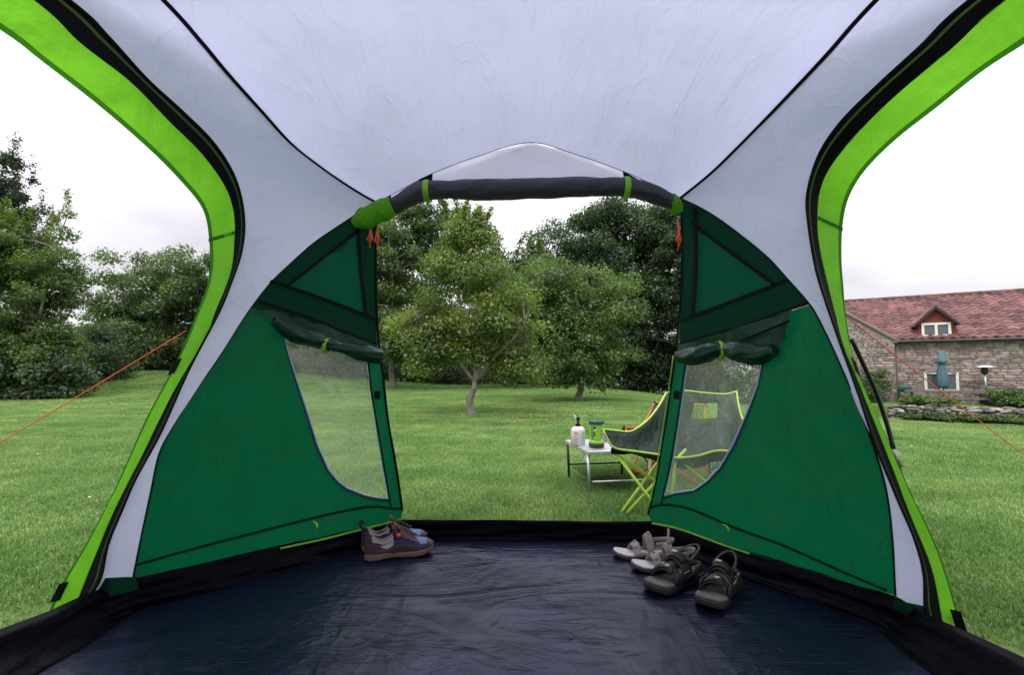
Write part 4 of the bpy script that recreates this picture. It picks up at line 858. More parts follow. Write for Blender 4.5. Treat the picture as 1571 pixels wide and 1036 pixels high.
def near_chair():
    o0 = G(1030, 770); t_ = thing('camping_chair', 'dark green bucket chair with lime green frame and piping, nearest the tent', 'chair', tuple(o0), 0, 'folding bucket chairs in front of the tent')
    LEFT = c2([P(*q) for q in ((925, 659, 3.02), (945, 661, 3.08), (968, 662, 3.15), (992, 646, 3.25), (1010, 624, 3.36), (1022, 603, 3.46))], 25)
    RIGHT = c2([P(*q) for q in ((1180, 652, 2.98), (1165, 660, 3.05), (1148, 655, 3.15), (1138, 640, 3.28), (1133, 620, 3.38), (1130, 601, 3.46))], 25)
    FRONT = c2([P(*q) for q in ((925, 659, 3.02), (932, 674, 3.01), (943, 688, 3.0), (975, 693, 2.99), (1010, 698, 2.98), (1036, 703, 2.97), (1070, 700, 2.97), (1100, 692, 2.97), (1150, 690, 2.97), (1180, 652, 2.98))], 33)
    BACK = c2([P(*q) for q in ((1022, 603, 3.46), (1050, 600, 3.47), (1080, 603, 3.48), (1112, 605, 3.48), (1130, 601, 3.46))], 33)
    NU, NV = 32, 24
    def pt(i, j):
        u, v = i/NU, j/NV; a = LEFT[j].lerp(RIGHT[j], u); b_ = FRONT[i].lerp(BACK[i], v)
        c_ = LEFT[0].lerp(RIGHT[0], u).lerp(LEFT[NV].lerp(RIGHT[NV], u), v); p = a+b_-c_
        k = math.sin(math.pi*u)*math.sin(math.pi*v); p += Vector((0, .10*k*v, -.17*k*(1-.5*v))); p += Vector((0, .3, .5))*.012*noise.noise(p*14)*min(1, 5*k); return p
    hole = lambda u, v: .44 < u < .74 and .78 < v < .90
    allp = [pt(i, j) for j in range(NV+1) for i in range(NU+1)]; A_, H_ = [], []
    for j in range(NV):
        for i in range(NU): (H_ if hole((i+.5)/NU, (j+.5)/NV) else A_).append((j*(NU+1)+i, j*(NU+1)+i+1, (j+1)*(NU+1)+i+1, (j+1)*(NU+1)+i))
    b = MB(); b.add(allp, A_, .5); so_ = part('seat', b, M['chair_green'], t_, True, True); solid(so_, .003)
    b = MB(); b.add(allp, H_, .5); part('mesh_panel', b, M['mesh'], so_, True, True)
    for cv in (LEFT, RIGHT, FRONT, BACK): b = MB(); b.tube(cv, .0065, 6); part('piping', b, M['limeframe'], so_, True, True)
    b = MB(); b.tube([P(938, 692, 3.02), P(960, 694, 3.02)], [.020, .016], 8); part('corner_pocket', b, M['black'], t_, True, True)
    b = MB(); b.tube([P(1138, 690, 3.0), P(1158, 690, 3.0)], [.016, .020], 8); part('corner_pocket', b, M['black'], t_, True, True)
    for a_, g_ in ((P(943, 694, 3.03), G(1018, 794)), (P(1040, 668, 3.38), G(953, 787)), (P(1052, 690, 3.10), G(961, 789)), (P(948, 697, 3.12), G(1052, 774)), (P(1036, 706, 3.0), G(1028, 784)), (P(1040, 704, 3.02), G(1128, 778)), (P(1148, 692, 3.0), G(1070, 792)), (P(1130, 612, 3.46), G(1135, 770)), (P(1022, 612, 3.46), G(1040, 768))):
        b = MB(); b.tube([a_, g_], .0095, 8); part('leg', b, M['limeframe'], t_, True, True)
near_chair()
chair('camping chair with orange legs behind the lime framed chair', (1.30, 4.05, 0), R(-35), 'orangeframe', 'chair_green', 'orangeframe', .80)
chair('camping chair with blue legs and blue seat at the far right, seen through the window', (1.98, 4.05, 0), R(-75), 'blueframe', 'chair_blue', 'blueframe', .78)
# ------------------------------------------------------------------ trees
def leaf_mesh(name, cen, nrm, size, var, mat, aspect=.62):
    n = len(cen); r = rng.normal(size=(n, 3)); t1 = np.cross(nrm, r); t1 /= np.linalg.norm(t1, axis=1)[:, None]+1e-9; t2 = np.cross(nrm, t1)
    s = (size*rng.uniform(.6, 1.35, n))[:, None]
    a = cen-t1*s*.5; c = cen+t1*s*.5; b_ = cen+t2*s*.5*aspect+nrm*s*.12; d = cen-t2*s*.5*aspect+nrm*s*.12
    V = np.stack([a, b_, c, d], 1).reshape(-1, 3).astype('f'); me = bpy.data.meshes.new(name)
    me.vertices.add(4*n); me.vertices.foreach_set('co', V.ravel()); me.loops.add(4*n); me.loops.foreach_set('vertex_index', np.arange(4*n, dtype='i'))
    me.polygons.add(n); me.polygons.foreach_set('loop_start', np.arange(0, 4*n, 4, dtype='i')); me.update(calc_edges=True)
    at = me.attributes.new('var', 'FLOAT', 'FACE'); at.data.foreach_set('value', np.clip(var, 0, 1).astype('f')); me.materials.append(mat); return me
def tree(name, label, base, crown, nclump, nleaf, lsize, mat, bark='bark', trunk_r=.12, group=None, lean=0, spread=.20, limbs=7, kind='round', cat='tree', trunk_h=None, shoots=0, csig=.55, seed=1):
    """crown: list of ellipsoids (cx,cy,cz,rx,ry,rz) in world coordinates"""
    g = np.random.default_rng(seed); rr = random.Random(seed)
    t_ = thing(name, label, cat, tuple(base), 0, group); base = np.array(base, float)
    cr = np.array(crown, float); vol = cr[:, 3]*cr[:, 4]*cr[:, 5]; pk = g.choice(len(cr), nclump, p=vol**.6/(vol**.6).sum())
    d = g.normal(size=(nclump, 3)); d /= np.linalg.norm(d, axis=1)[:, None]
    rad = g.random(nclump)**.42*(1+.0*d[:, 0])
    irr = np.array([1+.28*noise.noise(Vector((q[0]*1.7+seed*3.1, q[1]*1.7, q[2]*1.7))) for q in d])
    cc = cr[pk, :3]+d*(rad*irr)[:, None]*cr[pk, 3:]
    cc[:, 2] = np.maximum(cc[:, 2], base[2]+.15)
    R0 = (vol.max())**(1/3); crs = R0*spread*g.uniform(.6, 1.35, nclump)
    w_ = crs**2; cl = g.choice(nclump, nleaf, p=w_/w_.sum()); o_ = g.normal(size=(nleaf, 3))
    ol = np.linalg.norm(o_, axis=1)[:, None]; o_ = o_/ol*(ol**.6)*csig*1.5; o_[:, 2] *= .62
    cen = cc[cl]+o_*crs[cl][:, None]; cen[:, 2] -= .25*np.hypot(o_[:, 0], o_[:, 1])*crs[cl]*.6
    if shoots:
        k = int(nleaf*.05); si = g.integers(0, nclump, shoots); top = np.argsort(-cc[:, 2])[:shoots]; ii = g.integers(0, shoots, k); f = g.random(k); p0 = cc[top][ii]
        dirs = np.stack([g.normal(0, .25, shoots), g.normal(0, .25, shoots), np.ones(shoots)], 1)*R0*.42
        cen = np.concatenate([cen, p0+dirs[ii]*f[:, None]+g.normal(0, .03*R0, (k, 3))]); cl = np.concatenate([cl, top[ii]])
    ok = cen[:, 2] > base[2]+.03; cen, cl = cen[ok], cl[ok]; n = len(cen)
    outw = cen-cc[cl]; outw /= np.linalg.norm(outw, axis=1)[:, None]+1e-6
    nr = outw*.7+g.normal(size=(n, 3))*.55+np.array([0, 0, .55]); nr /= np.linalg.norm(nr, axis=1)[:, None]
    cv = g.normal(0, .16, nclump); var = .40+cv[cl]*1.1+g.normal(0, .11, n)
    global rng; old = rng; rng = g; me = leaf_mesh('crown', cen, nr, lsize, var, mat); rng = old
    part('crown', me, None, t_, False, True)
    # trunk, limbs, twigs
    top = cr[np.argmax(cr[:, 2])]; ctr = (cr[:, :3]*vol[:, None]).sum(0)/vol.sum(); th = trunk_h or (ctr[2]-base[2])*.45
    b = MB(); tr_ = [base+np.array([0, 0, -.1])]; 
    for k in range(1, 9): f = k/8; tr_.append(base+np.array([lean*f+.05*math.sin(f*5+seed), .04*math.cos(f*4), th*f]))
    prof = [trunk_r*(1.55 if k == 0 else 1.2 if k == 1 else 1-.035*k) for k in range(9)]
    b.tube(tr_, prof, 10, var=.5); fork = tr_[-1]; lim = []
    hi = sorted(range(nclump), key=lambda i: rr.random())
    for i in hi[:limbs]+[int(np.argmax(cc[:, 2]))]:
        e = cc[i]; mid1 = fork+(e-fork)*.35+np.array([0, 0, .12*R0])+g.normal(0, .05*R0, 3); mid2 = fork+(e-fork)*.7+np.array([0, 0, .08*R0])+g.normal(0, .05*R0, 3)
        q = crom([fork-np.array([0, 0, .02]), mid1, mid2, e], 10); lim.append(q); b.tube(q, np.linspace(trunk_r*.55, trunk_r*.12, 10), 7, var=.5)
    allp = np.concatenate(lim)
    for i in range(nclump):
        e = cc[i]; dd_ = np.linalg.norm(allp-e, axis=1)+np.maximum(0, allp[:, 2]-e[2])*.5; s0 = allp[np.argmin(dd_)]
        if np.linalg.norm(s0-e) > .05: b.tube([s0, (s0+e)/2+g.normal(0, .04*R0, 3), e], [trunk_r*.13, trunk_r*.09, trunk_r*.05], 4, caps=False, var=.5)
    part('trunk', b, M[bark], t_, True, True)
    return t_
def E(px, py, Y, rxpx, rzpx, ry=None):
    p = P(px, py, Y); k = Y/F; return (p.x, p.y, p.z, rxpx*k, ry or rxpx*k*.9, rzpx*k)
def Bs(px, Y): x = (px-CX)/F*Y; return (x, Y, float(terrain(x, Y)))
gT = 'trees round the edge of the lawn'
tree('fruit_tree', 'small yellowish green fruit tree with a crooked pale trunk, in the middle of the doorway', Bs(725, 9.3), [E(730, 460, 9.3, 86, 80), E(705, 400, 9.3, 52, 62), E(778, 500, 9.2, 58, 72), E(650, 510, 9.4, 58, 62), E(722, 360, 9.4, 30, 42), E(690, 545, 9.3, 55, 30), E(775, 560, 9.2, 50, 30)], 210, 42000, .062, M['leaf_apple'], trunk_r=.07, lean=.0, spread=.20, limbs=9, trunk_h=.62, shoots=12, seed=3, group=gT)
tree('fruit_tree', 'rounded mid green tree on a short trunk, right of the crooked fruit tree', Bs(888, 13.6), [E(880, 500, 13.6, 96, 80), E(850, 460, 13.6, 78, 66), E(918, 455, 13.8, 58, 58), E(805, 520, 13.4, 50, 62), E(880, 560, 13.5, 80, 34)], 240, 46000, .085, M['leaf_mid'], trunk_r=.10, spread=.17, limbs=9, trunk_h=.6, seed=5, group=gT)
tree('deciduous_tree', 'tall airy pale green tree with a straight trunk, at the left of the doorway', Bs(603, 21), [E(625, 390, 21, 80, 78), E(590, 480, 20, 80, 90), E(680, 370, 21.5, 50, 56), E(650, 490, 21, 90, 80), E(560, 400, 21, 60, 85), E(600, 345, 21, 52, 42)], 300, 62000, .13, M['leaf_olive'], trunk_r=.15, spread=.14, limbs=11, trunk_h=1.2, shoots=18, seed=8, group=gT)
tree('deciduous_tree', 'thin slender green tree between the fruit trees, with sky above it', Bs(785, 23), [E(785, 450, 23, 62, 66), E(785, 520, 23, 90, 70), E(748, 410, 23, 30, 46), E(815, 410, 23, 30, 46)], 190, 34000, .13, M['leaf_olive'], trunk_r=.12, spread=.16, limbs=8, trunk_h=1., shoots=14, seed=13, group=gT)
tree('broadleaf_tree', 'tall dark green tree behind the doorway, its crown reaching the rolled door', Bs(930, 27), [E(930, 395, 27, 105, 92), E(885, 410, 27, 58, 66), E(985, 365, 27, 85, 74), E(950, 500, 27, 120, 90), E(930, 340, 27, 60, 45)], 360, 105000, .14, M['leaf_dark'], 'bark_dark', trunk_r=.3, spread=.14, limbs=12, trunk_h=1.6, seed=17, group=gT)
tree('broadleaf_tree', 'big dark tree at the right edge of the doorway, half hidden by the green wall', Bs(1075, 25), [E(1060, 420, 25, 80, 100), E(1110, 480, 25, 90, 85), E(1015, 500, 25.5, 70, 80), E(1040, 350, 25, 55, 50)], 280, 75000, .14, M['leaf_dark'], 'bark_dark', trunk_r=.28, spread=.14, limbs=10, trunk_h=1.6, seed=21, group=gT)
tree('conifer', 'dark conifer with drooping tips against the sky, at the far left edge', Bs(-10, 16.5), [E(12, 225, 16.5, 9, 50), E(4, 275, 16.5, 38, 50), E(-5, 340, 16.5, 78, 62), E(-30, 410, 16.5, 92, 80), E(-60, 490, 16.5, 110, 90)], 250, 50000, .085, M['leaf_larch'], 'bark_dark', trunk_r=.16, spread=.10, limbs=9, trunk_h=3.2, shoots=24, seed=24, group=gT)
tree('deciduous_tree', 'green bushy tree with upright shoots at the left edge, in front of the dark conifer', Bs(40, 14.5), [E(30, 450, 14.5, 88, 115), E(75, 440, 14.5, 40, 74), E(100, 345, 14.5, 10, 46), E(0, 540, 14.5, 90, 60), E(75, 540, 14.5, 50, 50), E(0, 380, 14.5, 56, 50)], 330, 72000, .085, M['leaf_mid'], trunk_r=.10, spread=.13, limbs=9, trunk_h=.7, shoots=24, seed=27, group=gT)
tree('deciduous_tree', 'broad rounded olive green tree behind the guy rope, left of the tent', Bs(240, 25), [E(240, 470, 25, 92, 92), E(300, 440, 25, 70, 62), E(185, 500, 25, 62, 66), E(250, 530, 25, 90, 44)], 320, 66000, .14, M['leaf_olive'], trunk_r=.2, spread=.13, limbs=9, trunk_h=1.0, seed=31, group=gT)
tree('deciduous_tree', 'olive tree hidden behind the left green wall, seen dimly through the window', Bs(440, 25), [E(430, 460, 25, 100, 95), E(510, 480, 25, 80, 90)], 180, 30000, .15, M['leaf_olive'], trunk_r=.2, spread=.14, limbs=8, trunk_h=1.2, seed=34, group=gT)
gB = 'dark shrubs below the trees'
lab = ['dark shrub at the foot of the conifer, far left', 'dark low shrub between the left bushy tree and the rounded olive tree', 'dark shrub seen through the left window', 'dark shrub behind the pale trunk at the left of the doorway', 'dark shrub behind the crooked fruit tree', 'dark shrub behind the mid green fruit tree', 'dark shrub at the right edge of the doorway', 'dark shrub seen through the right window', 'shrub left of the stone house, behind the tent', 'low bush behind the guy rope, under the rounded olive tree', 'dark shrub hiding the foot of the bushy tree, far left']
sh = [(-40, 570, 17, 110, 40), (130, 540, 19, 70, 48), (430, 560, 28, 120, 40), (590, 560, 28, 95, 44), (710, 562, 29, 95, 42), (840, 562, 29, 95, 42), (975, 568, 28, 90, 40), (1110, 565, 27, 110, 50), (1230, 560, 26, 90, 60), (280, 558, 26, 60, 24), (45, 572, 14.3, 90, 38)]
for i, (px, py, Y_, rx, rz_) in enumerate(sh):
    bs_ = Bs(px, Y_); tree('shrub', lab[i], bs_, [E(px, py, Y_, rx, rz_), (bs_[0], Y_, bs_[2]+.6, rx*Y_/F, 1.5, .9)], 110, 14000, .15 if Y_ > 20 else .11, M['leaf_dark'] if i != 9 else M['leaf_olive'], 'bark_dark', trunk_r=.06, spread=.22, limbs=6, trunk_h=.4, seed=50+i, group=gB, cat='shrub')
# far wood beyond, closes the view between the trunks
cen = []; 
for k in range(70):
    ang = -1.0+2.0*k/69*.80; Yb = 36; x = math.tan(ang)*Yb if abs(ang) < .9 else 0; cen.append((x, Yb+rng.uniform(-2, 2), float(terrain(x, Yb))+rng.uniform(.8, 2.2)))
cen = np.array(cen); cen = cen[cen[:, 0] < 13]; n = 60000; i = rng.integers(0, len(cen), n); o_ = rng.normal(size=(n, 3)); o_ /= np.linalg.norm(o_, axis=1)[:, None]; pts = cen[i]+o_*np.array([2.2, 1.6, 1.7])*rng.uniform(.75, 1.05, n)[:, None]
pts[:, 2] = np.maximum(pts[:, 2], .0-.3); nr = o_*.7+rng.normal(size=(n, 3))*.5; nr /= np.linalg.norm(nr, axis=1)[:, None]
me = leaf_mesh('far_wood', pts, nr, .30, rng.normal(.35, .2, n), M['leaf_dark']); o = link('far_wood', me); o['label'] = 'dark mass of undergrowth behind the trees'; o['category'] = 'undergrowth'; o['kind'] = 'stuff'
# ------------------------------------------------------------------ fallen leaves and lawn flowers
M['litter'] = leafmat('fallen_leaves', [(.20, .12, .04), (.32, .20, .07), (.42, .34, .12), (.3, .1, .04)], .1)
def litter(cx, cy, rx, ry, n):
    a = rng.random(n)*6.283; r = rng.random(n)**.7; x = cx+rx*r*np.cos(a); y = cy+ry*r*np.sin(a); return np.stack([x, y, terrain(x, y)+.032], 1)
pts = np.concatenate([litter(.2, 8.8, 2.6, 1.1, 200), litter(-11.6, 12.6, 3.2, 1.2, 160), litter(2, 13., 2.5, 1.2, 80), litter(0, 12, 12, 9, 160)])
nr = rng.normal(0, .35, (len(pts), 3)); nr[:, 2] = 1; nr /= np.linalg.norm(nr, axis=1)[:, None]
o = link('fallen_leaves', leaf_mesh('fallen_leaves', pts, nr, .045, rng.random(len(pts)), M['litter'])); o['label'] = 'brown fallen leaves scattered on the lawn under the trees'; o['category'] = 'leaves'; o['kind'] = 'stuff'
M['petal'] = pbr('white_petals', (.75, .75, .70), .7)
for px, py in ((57, 705), (136, 776), (880, 640), (612, 628)):
    g = G(px, py); f = thing('daisy', {57: 'white daisy on the grass at the far left', 136: 'white clover flower left of the lime valance', 880: 'white flower on the lawn left of the gas canister', 612: 'white flower on the lawn at the left of the doorway'}[px], 'flower', (g.x, g.y, 0))
    b = MB(); b.tube([(0, 0, 0), (.003, 0, .05)], .0012, 4); part('stem', b, M['leaf_mid'], f)
    b = MB(); b.lathe((0.003, 0, .048), [(.002, 0), (.008, .003), (.006, .006), (.002, .007)], 8); part('petals', b, M['petal'], f)
# ------------------------------------------------------------------ stone house
HZ = -1.0
W1 = Vector(((1373-CX)/F*19.6, 19.6, HZ)); W2 = Vector(((1571-CX)/F*17.6, 17.6, HZ)); wd_ = (W2-W1).normalized(); wn = Vector((wd_.y, -wd_.x, 0))
if wn.dot(-W1) < 0: wn = -wn
def HP(s, z, o=0.): p = W1+wd_*s+wn*o; return Vector((p.x, p.y, z))
def HS(px):  # distance along the wall at which column px falls
    d = ray(px, 567); d = Vector((d.x, d.y)); a = Vector((W1.x, W1.y)); u = Vector((wd_.x, wd_.y))
    det = u.x*(-d.y)+d.x*u.y; return ((-a.x)*(-d.y)+d.x*(-a.y))/det if det else 0
EZ = 2.0; LEN = HS(1571)+7; RD = 4.2; RZ = EZ+2.15   # eave height, roof depth and ridge
M['stone'] = pbr('rubble_stone', (.29, .235, .215), .9, bmp=.6, bdist=.02, bscale=14, var=.25, nscale=6, attr=.38)
M['mortar'] = pbr('lime_mortar', (.24, .195, .175), .95, bmp=.5, bdist=.01, bscale=20)
M['tile'] = pbr('clay_pantile', (.135, .058, .055), .85, bmp=.4, bdist=.01, bscale=15, var=.55, nscale=2.2, attr=.42)
M['hungtile'] = pbr('red_hung_tile', (.24, .05, .045), .8, attr=.2)
M['white'] = pbr('white_painted_wood', (.80, .79, .72), .5, var=.04); M['gutter'] = pbr('black_gutter', (.025, .02, .022), .5); M['timber'] = pbr('weathered_timber', (.17, .14, .12), .85, var=.25)
m, t, o = newmat('window_glass'); M['glass'] = m; b_ = N(t, 'ShaderNodeBsdfPrincipled'); b_.inputs['Base Color'].default_value = (.10, .12, .15, 1); b_.inputs['Roughness'].default_value = .08; b_.inputs['Specular IOR Level'].default_value = .9; t.links.new(b_.outputs[0], o.inputs[0])
hs = thing('stone_house', 'long stone house with a red pantile roof and a dormer, at the right edge', 'house', tuple(W1))
def hp(name, mb, mat, parent=None, smooth=False, **k): return part(name, mb, M[mat], parent or hs, smooth, True, **k)
rotW = Matrix((( wd_.x, wn.x, 0), (wd_.y, wn.y, 0), (0, 0, 1)))
wa, wb = HS(1417), HS(1470); wz0, wz1 = P(1440, 601, 19).z, P(1440, 571, 19).z
b = MB()
def wallbox(b, s0, s1, z0, z1, o0, o1): b.box(HP((s0+s1)/2, (z0+z1)/2, (o0+o1)/2), (s1-s0, abs(o1-o0), z1-z0), rotW)
wallbox(b, 0, wa, HZ-.3, EZ, -.4, 0); wallbox(b, wb, LEN, HZ-.3, EZ, -.4, 0); wallbox(b, wa, wb, HZ-.3, wz0, -.4, 0); wallbox(b, wa, wb, wz1, EZ, -.4, 0)
hp('wall', b, 'mortar')
b = MB(); z = HZ
while z < EZ-.06:
    h_ = random.uniform(.06, .13); s_ = -.02
    while s_ < LEN:
        l_ = random.uniform(.12, .42)
        if not (s_+l_ > wa-.03 and s_ < wb+.03 and z+h_ > wz0-.02 and z < wz1+.02): b.rock(HP(s_+l_/2, z+h_/2, random.uniform(-.012, .010)), (l_-.004, .07, h_-.002), rotW@Matrix.Rotation(random.uniform(-.07, .07), 3, 'Y'), None, .13)
        s_ += l_
    z += h_
hp('stonework', b, 'stone', kind='stuff', label='rows of brownish grey rubble stone')
b = MB(); b.prism([HP(HS(1290), EZ-.02, -.42), HP(LEN, EZ-.02, -.42), HP(LEN, EZ-.02, -2*RD-.0), HP(HS(1290), EZ-.02, -2*RD)], (0, 0, -3.3), (0, 0, 0)); hp('rear_wall', b, 'mortar')
# roof slab and tiles; the roof reaches left over the wing
sl0, sl1 = HS(1290)-.15, LEN; slope = math.atan2(RZ-EZ, RD)
b = MB(); b.prism([HP(sl0, EZ, .18), HP(sl0, RZ, -RD), HP(sl0, EZ, -2*RD-.2)], (0, 0, -.06), wd_*(sl1-sl0)+Vector((0, 0, -.06))); roof = hp('roof', b, 'tile')
b = MB(); rws = 15; cw = .30; SLn = math.hypot(RD+.18, (RZ-EZ)*(RD+.18)/RD)
for r in range(rws):
    f0, f1 = r/rws, (r+1.12)/rws
    for c in range(int((sl1-sl0)/cw)):
        s0 = sl0+c*cw; v0 = random.random(); jj = random.uniform(-.006, .006); rows_ = []
        for f, up_ in ((f0, .045), (min(f1, 1), .012)):
            o_ = .20-(RD+.18)*f; z_ = EZ+(RZ-EZ)*((RD+.18)*f)/(RD+.18); rows_.append([HP(s0+cw*q, z_+up_+hq+jj, o_) for q, hq in ((0, .0), (.2, .045), (.45, .055), (.7, .012), (1.02, .0))])
        b.grid(rows_, var=v0)
        r0 = rows_[0]; b.grid([r0, [p-Vector((0, 0, .05)) for p in r0]], var=v0)
hp('roof_tiles', b, 'tile', roof, True, kind='stuff')
b = MB()
for c in range(int((sl1-sl0)/.42)): b.tube([HP(sl0+c*.42, RZ+.02, -RD), HP(sl0+c*.42+.41, RZ+.03, -RD)], .11, 8)
hp('ridge_tiles', b, 'tile', roof, False, kind='stuff')
b = MB(); b.tube([HP(-.1, EZ-.05, .26), HP(LEN, EZ-.05, .26)], .06, 8); hp('gutter', b, 'gutter')
b = MB(); b.tube([HP(.0, EZ-.08, .2), HP(.02, EZ-.3, .08), HP(.02, HZ, .08)], .035, 8); b.box(HP(.02, .35, .09), (.12, .1, .06)); hp('drainpipe', b, 'timber', label='grey brown drainpipe in the wall corner')
# wing with sloping verge on the left
b = MB(); s0 = HS(1290)*1.; zc = lambda s_: EZ+(RZ-EZ)*.62*min(1, max(0, (-s_)/(-s0)))*1.0
vg = [HP(s0, HZ-.3, .34), HP(-.03, HZ-.3, .34), HP(-.03, EZ-.02, .34), HP(s0, zc(s0), .34)]; b.prism(vg, wn*0, -wn*.7); hp('wing_wall', b, 'mortar')
b = MB(); z = HZ
while z < zc(s0):
    h_ = random.uniform(.06, .13); s_ = s0
    while s_ < -.04:
        l_ = min(random.uniform(.12, .4), -.03-s_)
        if z+h_ < zc(s_+l_)-.03: b.rock(HP(s_+l_/2, z+h_/2, .34+random.uniform(-.012, .010)), (max(.03, l_-.004), .07, h_-.002), rotW, None, .13)
        s_ += l_
    z += h_
hp('wing_stonework', b, 'stone', kind='stuff')
b = MB(); b.tube([HP(s0, zc(s0)+.03, .34), HP(-.0, EZ+.02, .34)], .07, 6); b.box(HP(.0, EZ-.02, .26), (.28, .16, .16)); hp('verge_board', b, 'timber')
# dormer
ds0, ds1 = HS(1412), HS(1470); dz0 = EZ+.14; dm = (ds0+ds1)/2; dw = (ds1-ds0)/2-.02; dzE = P(1440, 497, 18.8).z; dzR = P(1440, 477, 18.8).z+.05; of = -.18
b = MB(); b.prism([HP(dm-dw, dz0-.1, of), HP(dm+dw, dz0-.1, of), HP(dm+dw, dzE, of), HP(dm, dzR, of), HP(dm-dw, dzE, of)], wn*0, -wn*2.6); dor = hp('dormer', b, 'hungtile', label='dormer hung with red tiles')
b = MB(); z = dz0-.08
while z < dzR-.1:
    wz = dw if z < dzE else dw*(dzR-z)/(dzR-dzE); k = -wz
    while k < wz-.05: b.box(HP(dm+k+.05, z+.05, of+.018), (.095, .022, .115), rotW@Matrix.Rotation(-.1, 3, 'X')); k += .10
    z += .10
hp('hung_tiles', b, 'hungtile', dor, kind='stuff')
for q in (-1, 1):
    b = MB(); c0 = HP(dm, dzR+.08, 0); e0 = HP(dm+q*(dw+.14), dzE-.06, 0)
    pr = [c0, e0, e0+Vector((0, 0, .10)), c0+Vector((0, 0, .12))]; b.prism(pr, wn*(of+.22), wn*(of-2.6)); hp('dormer_roof', b, 'tile', dor)
    b = MB(); b.prism([p-Vector((0, 0, .05)) for p in pr], wn*(of+.25), wn*(of+.20)); hp('bargeboard', b, 'gutter', dor)
def window(s0, s1, z0, z1, o_, panes=2, parent=None, arch_=0.):
    b = MB(); f = .085
    wallbox(b, s0, s1, z0, z0+f, o_-.06, o_+.03); wallbox(b, s0, s1, z1-f, z1, o_-.06, o_+.03)
    for k in range(panes+1): x_ = s0+(s1-s0-f)*k/panes; wallbox(b, x_, x_+f, z0+f, z1-f, o_-.06, o_+.028)
    fr = hp('window', b, 'white', parent)
    return fr
fr = window(dm-.44, dm+.44, dz0-.02, dzE+.06, of+.06)
for k in (0, 1):
    b = MB(); wallbox(b, dm-.42+k*.42, dm-.01+k*.42, dz0, dzE+.04, of+.02, of+.035); hp('pane', b, 'glass', fr)
fr = window(wa, wb, wz0, wz1, 0)
for k in (0, 1):
    b = MB(); wallbox(b, wa+.03+k*(wb-wa)/2, wa+(wb-wa)/2*(k+1)-.02, wz0+.03, wz1-.03, -.05, -.03); hp('pane', b, 'glass', fr)
b = MB(); mid_ = (wa+wb)/2
for k in range(9):
    a = math.pi*(.28+.44*k/8); b.box(HP(mid_-math.cos(a)*(wb-wa)*.62, wz1-.30+math.sin(a)*.42, .03), (.12, .06, .15), rotW@Matrix.Rotation(-(math.pi/2-a)*.4, 3, 'Y'))
hp('window_arch', b, 'stone')
# raised bed, dry stone wall, railing
BD = 1.9; bedz = HZ+.62
b = MB(); b.prism([HP(-4, bedz, .05), HP(LEN, bedz, .05), HP(LEN, bedz-.12, BD), HP(-4, bedz-.12, BD)], (0, 0, -1), (0, 0, 0)); o = link('garden_terrace', b.mesh('garden_terrace', M['lawn'])); o['kind'] = 'structure'
dw_ = thing('dry_stone_wall', 'low dry stone retaining wall along the lawn in front of the house', 'wall', tuple(HP(0, HZ, BD)))
M['rubble'] = pbr('grey_wall_stone', (.20, .18, .165), .9, bmp=.7, bdist=.03, bscale=10, var=.35, nscale=5, attr=.45)
z = HZ-.05
for cse in range(5):
    h_ = (.15, .13, .12, .11, .09)[cse]; s_ = HS(1350)+random.uniform(0, .2)
    while s_ < HS(1571)+2.5:
        l_ = random.uniform(.14, .46); b = MB(); b.rock((0, 0, 0), (l_*.98, .34, h_*random.uniform(.8, 1.3)), None, None, .32)
        o = part('stone', b, M['rubble'], dw_, False, False); p = HP(s_+l_/2, z+h_/2+random.uniform(-.03, .03), BD+.08+random.uniform(-.07, .09)-cse*.03); o.location = p-HP(0, HZ, BD)
        o.rotation_euler = (random.uniform(-.3, .3), random.uniform(-.25, .25), math.atan2(wd_.y, wd_.x)); s_ += l_
    z += h_
rl = thing('timber_railing', 'weathered timber railing in front of the house, behind the dry stone wall', 'railing', tuple(HP(0, bedz, .9)))
for k in range(11):
    s_ = HS(1384)+k*.62; b = MB(); b.box(HP(s_, bedz+.2, .9), (.08, .08, .52), rotW); part('post', b, M['timber'], rl, False, True)
for zz in (.42, .18): b = MB(); b.box(HP(HS(1384)+3.1, bedz+zz, .95), (6.3, .035, .09), rotW); part('rail', b, M['timber'], rl, False, True)
# parasol, heater, garden chair
M['parasol'] = pbr('faded_blue_canvas', (.10, .19, .23), .85, var=.2); 
q = HP(HS(1441), bedz, .55); ps = thing('garden_parasol', 'closed blue green garden parasol in front of the arched house window', 'parasol', tuple(q)); ps.scale = (.74, .74, 1.03); 
b = MB(); b.tube([(0, 0, 0), (0, 0, 1.85)], .028, 8); part('pole', b, M['timber'], ps, True)
rows_ = []
for z_, r_ in ((.50, .03), (.50, .13), (.62, .19), (.85, .20), (1.1, .17), (1.35, .12), (1.42, .12), (1.43, .22), (1.52, .22), (1.66, .15), (1.80, .10), (1.90, .02)):
    rows_.append([Vector((r_*(1+(.30 if z_ < 1.4 else .12)*math.sin(k*2.356+z_))*math.cos(k/32*6.283), r_*(1+(.30 if z_ < 1.4 else .12)*math.sin(k*2.356+z_))*math.sin(k/32*6.283), z_)) for k in range(32)])
b = MB(); b.grid(rows_, True); part('canopy', b, M['parasol'], ps, True)
q = HP(HS(1503), bedz, .7); ht = thing('patio_heater', 'metal patio heater with a flat round reflector in front of the stone house', 'patio heater', tuple(q))
b = MB(); b.lathe((0, 0, 0), [(.2, 0), (.2, .35), (.05, .4)], 14); part('base', b, M['gutter'], ht, True)
b = MB(); b.tube([(0, 0, .38), (0, 0, 1.1)], .03, 8); part('pole', b, M['alu'], ht, True)
b = MB(); b.lathe((0, 0, 1.05), [(.06, 0), (.10, .05), (.10, .22), (.06, .26)], 12); part('burner', b, M['gutter'], ht, True)
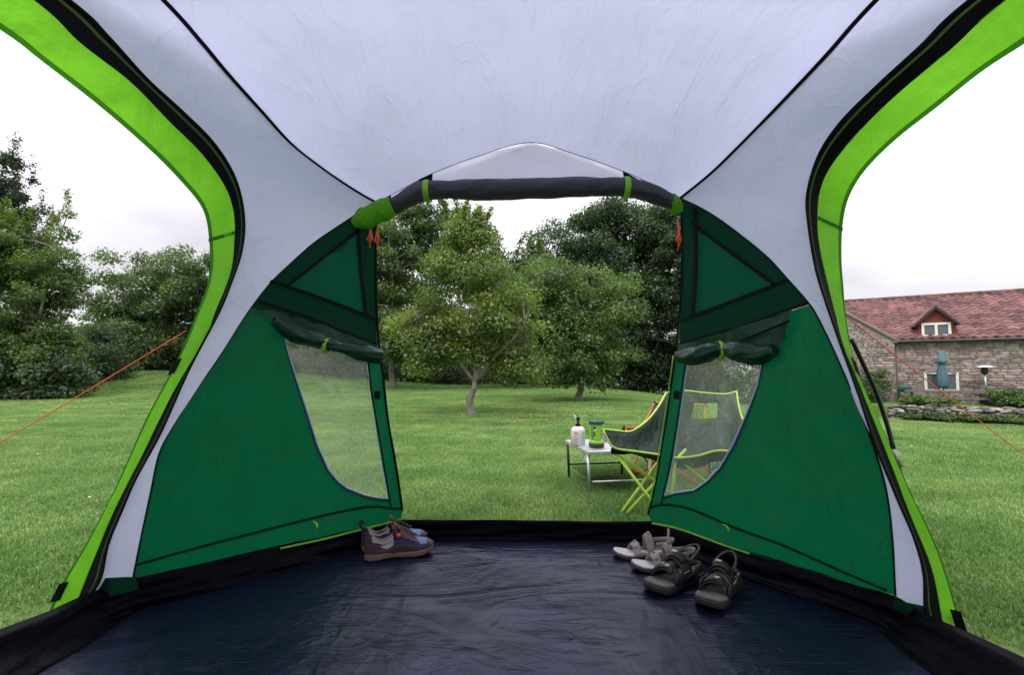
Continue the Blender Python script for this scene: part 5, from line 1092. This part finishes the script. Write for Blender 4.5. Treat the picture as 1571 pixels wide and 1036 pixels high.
b = MB(); b.lathe((0, 0, 1.30), [(.36, 0), (.37, .01), (.15, .07), (.03, .10)], 20); part('reflector', b, M['alu'], ht, True)
q = HP(HS(1384), bedz, .7); gc = thing('garden_chair', 'dark green plastic garden chair by the drainpipe of the house', 'chair', tuple(q), math.atan2(wd_.y, wd_.x))
M['gchair'] = pbr('green_plastic', (.01, .07, .05), .5)
b = MB(); b.grid([[Vector((-.22+.44*i/8, .18, .35+.30*f*(1-.5*abs(i/4-1)**3))) for f in (0, .5, 1)] for i in range(9)]); solid(part('backrest', b, M['gchair'], gc, True), .02)
b = MB(); b.box((0, 0, .36), (.44, .40, .03)); part('seat', b, M['gchair'], gc)
for x_ in (-.19, .19):
    for y_ in (-.17, .17): b = MB(); b.box((x_, y_, .18), (.04, .04, .36)); part('leg', b, M['gchair'], gc)
# planting by the house
M['leaf_bed'] = leafmat('garden_plants', [(.04, .09, .02), (.08, .16, .03), (.13, .22, .04), (.2, .25, .08)])
for i, (px, o_, rx, rz_, lb) in enumerate(((1530, .9, .75, .33, 'leafy green bush below the patio heater, right of the railing'), (1565, 1.1, .9, .17, 'low green bush at the right picture edge by the house'), (1395, 1.4, .5, .13, 'grassy plant clump left of the parasol, above the stone wall'), (1425, 1.5, .7, .10, 'low leafy plants under the parasol, above the stone wall'), (1335, .9, .7, .7, 'tall shrub against the house wing, beside the tent pole'))):
    c = HP(HS(px), bedz, o_); tree('garden_bush', lb, (c.x, c.y, bedz-.05), [(c.x, c.y, bedz+rz_*.8, rx, .5, rz_)], 40, 5000, .07, M['leaf_bed'] if i < 4 else M['leaf_olive'], trunk_r=.015, spread=.28, limbs=4, trunk_h=.15, seed=80+i, cat='bush')
for i, px in enumerate((1385, 1420, 1455, 1490, 1530, 1565)):
    c = HP(HS(px), HZ, BD+.45); zt = float(terrain(c.x, c.y)); tree('garden_bush', 'low green weeds at the foot of the dry stone wall, '+('below the drainpipe', 'left of the parasol', 'below the parasol', 'below the patio heater', 'below the leafy bush', 'at the right picture edge')[i], (c.x, c.y, zt), [(c.x, c.y, zt+.12, .62, .28, .17)], 30, 3500, .06, M['leaf_bed'] if i % 2 else M['leaf_mid'], trunk_r=.01, spread=.25, limbs=3, trunk_h=.1, seed=90+i, cat='weeds', group='weeds along the dry stone wall')
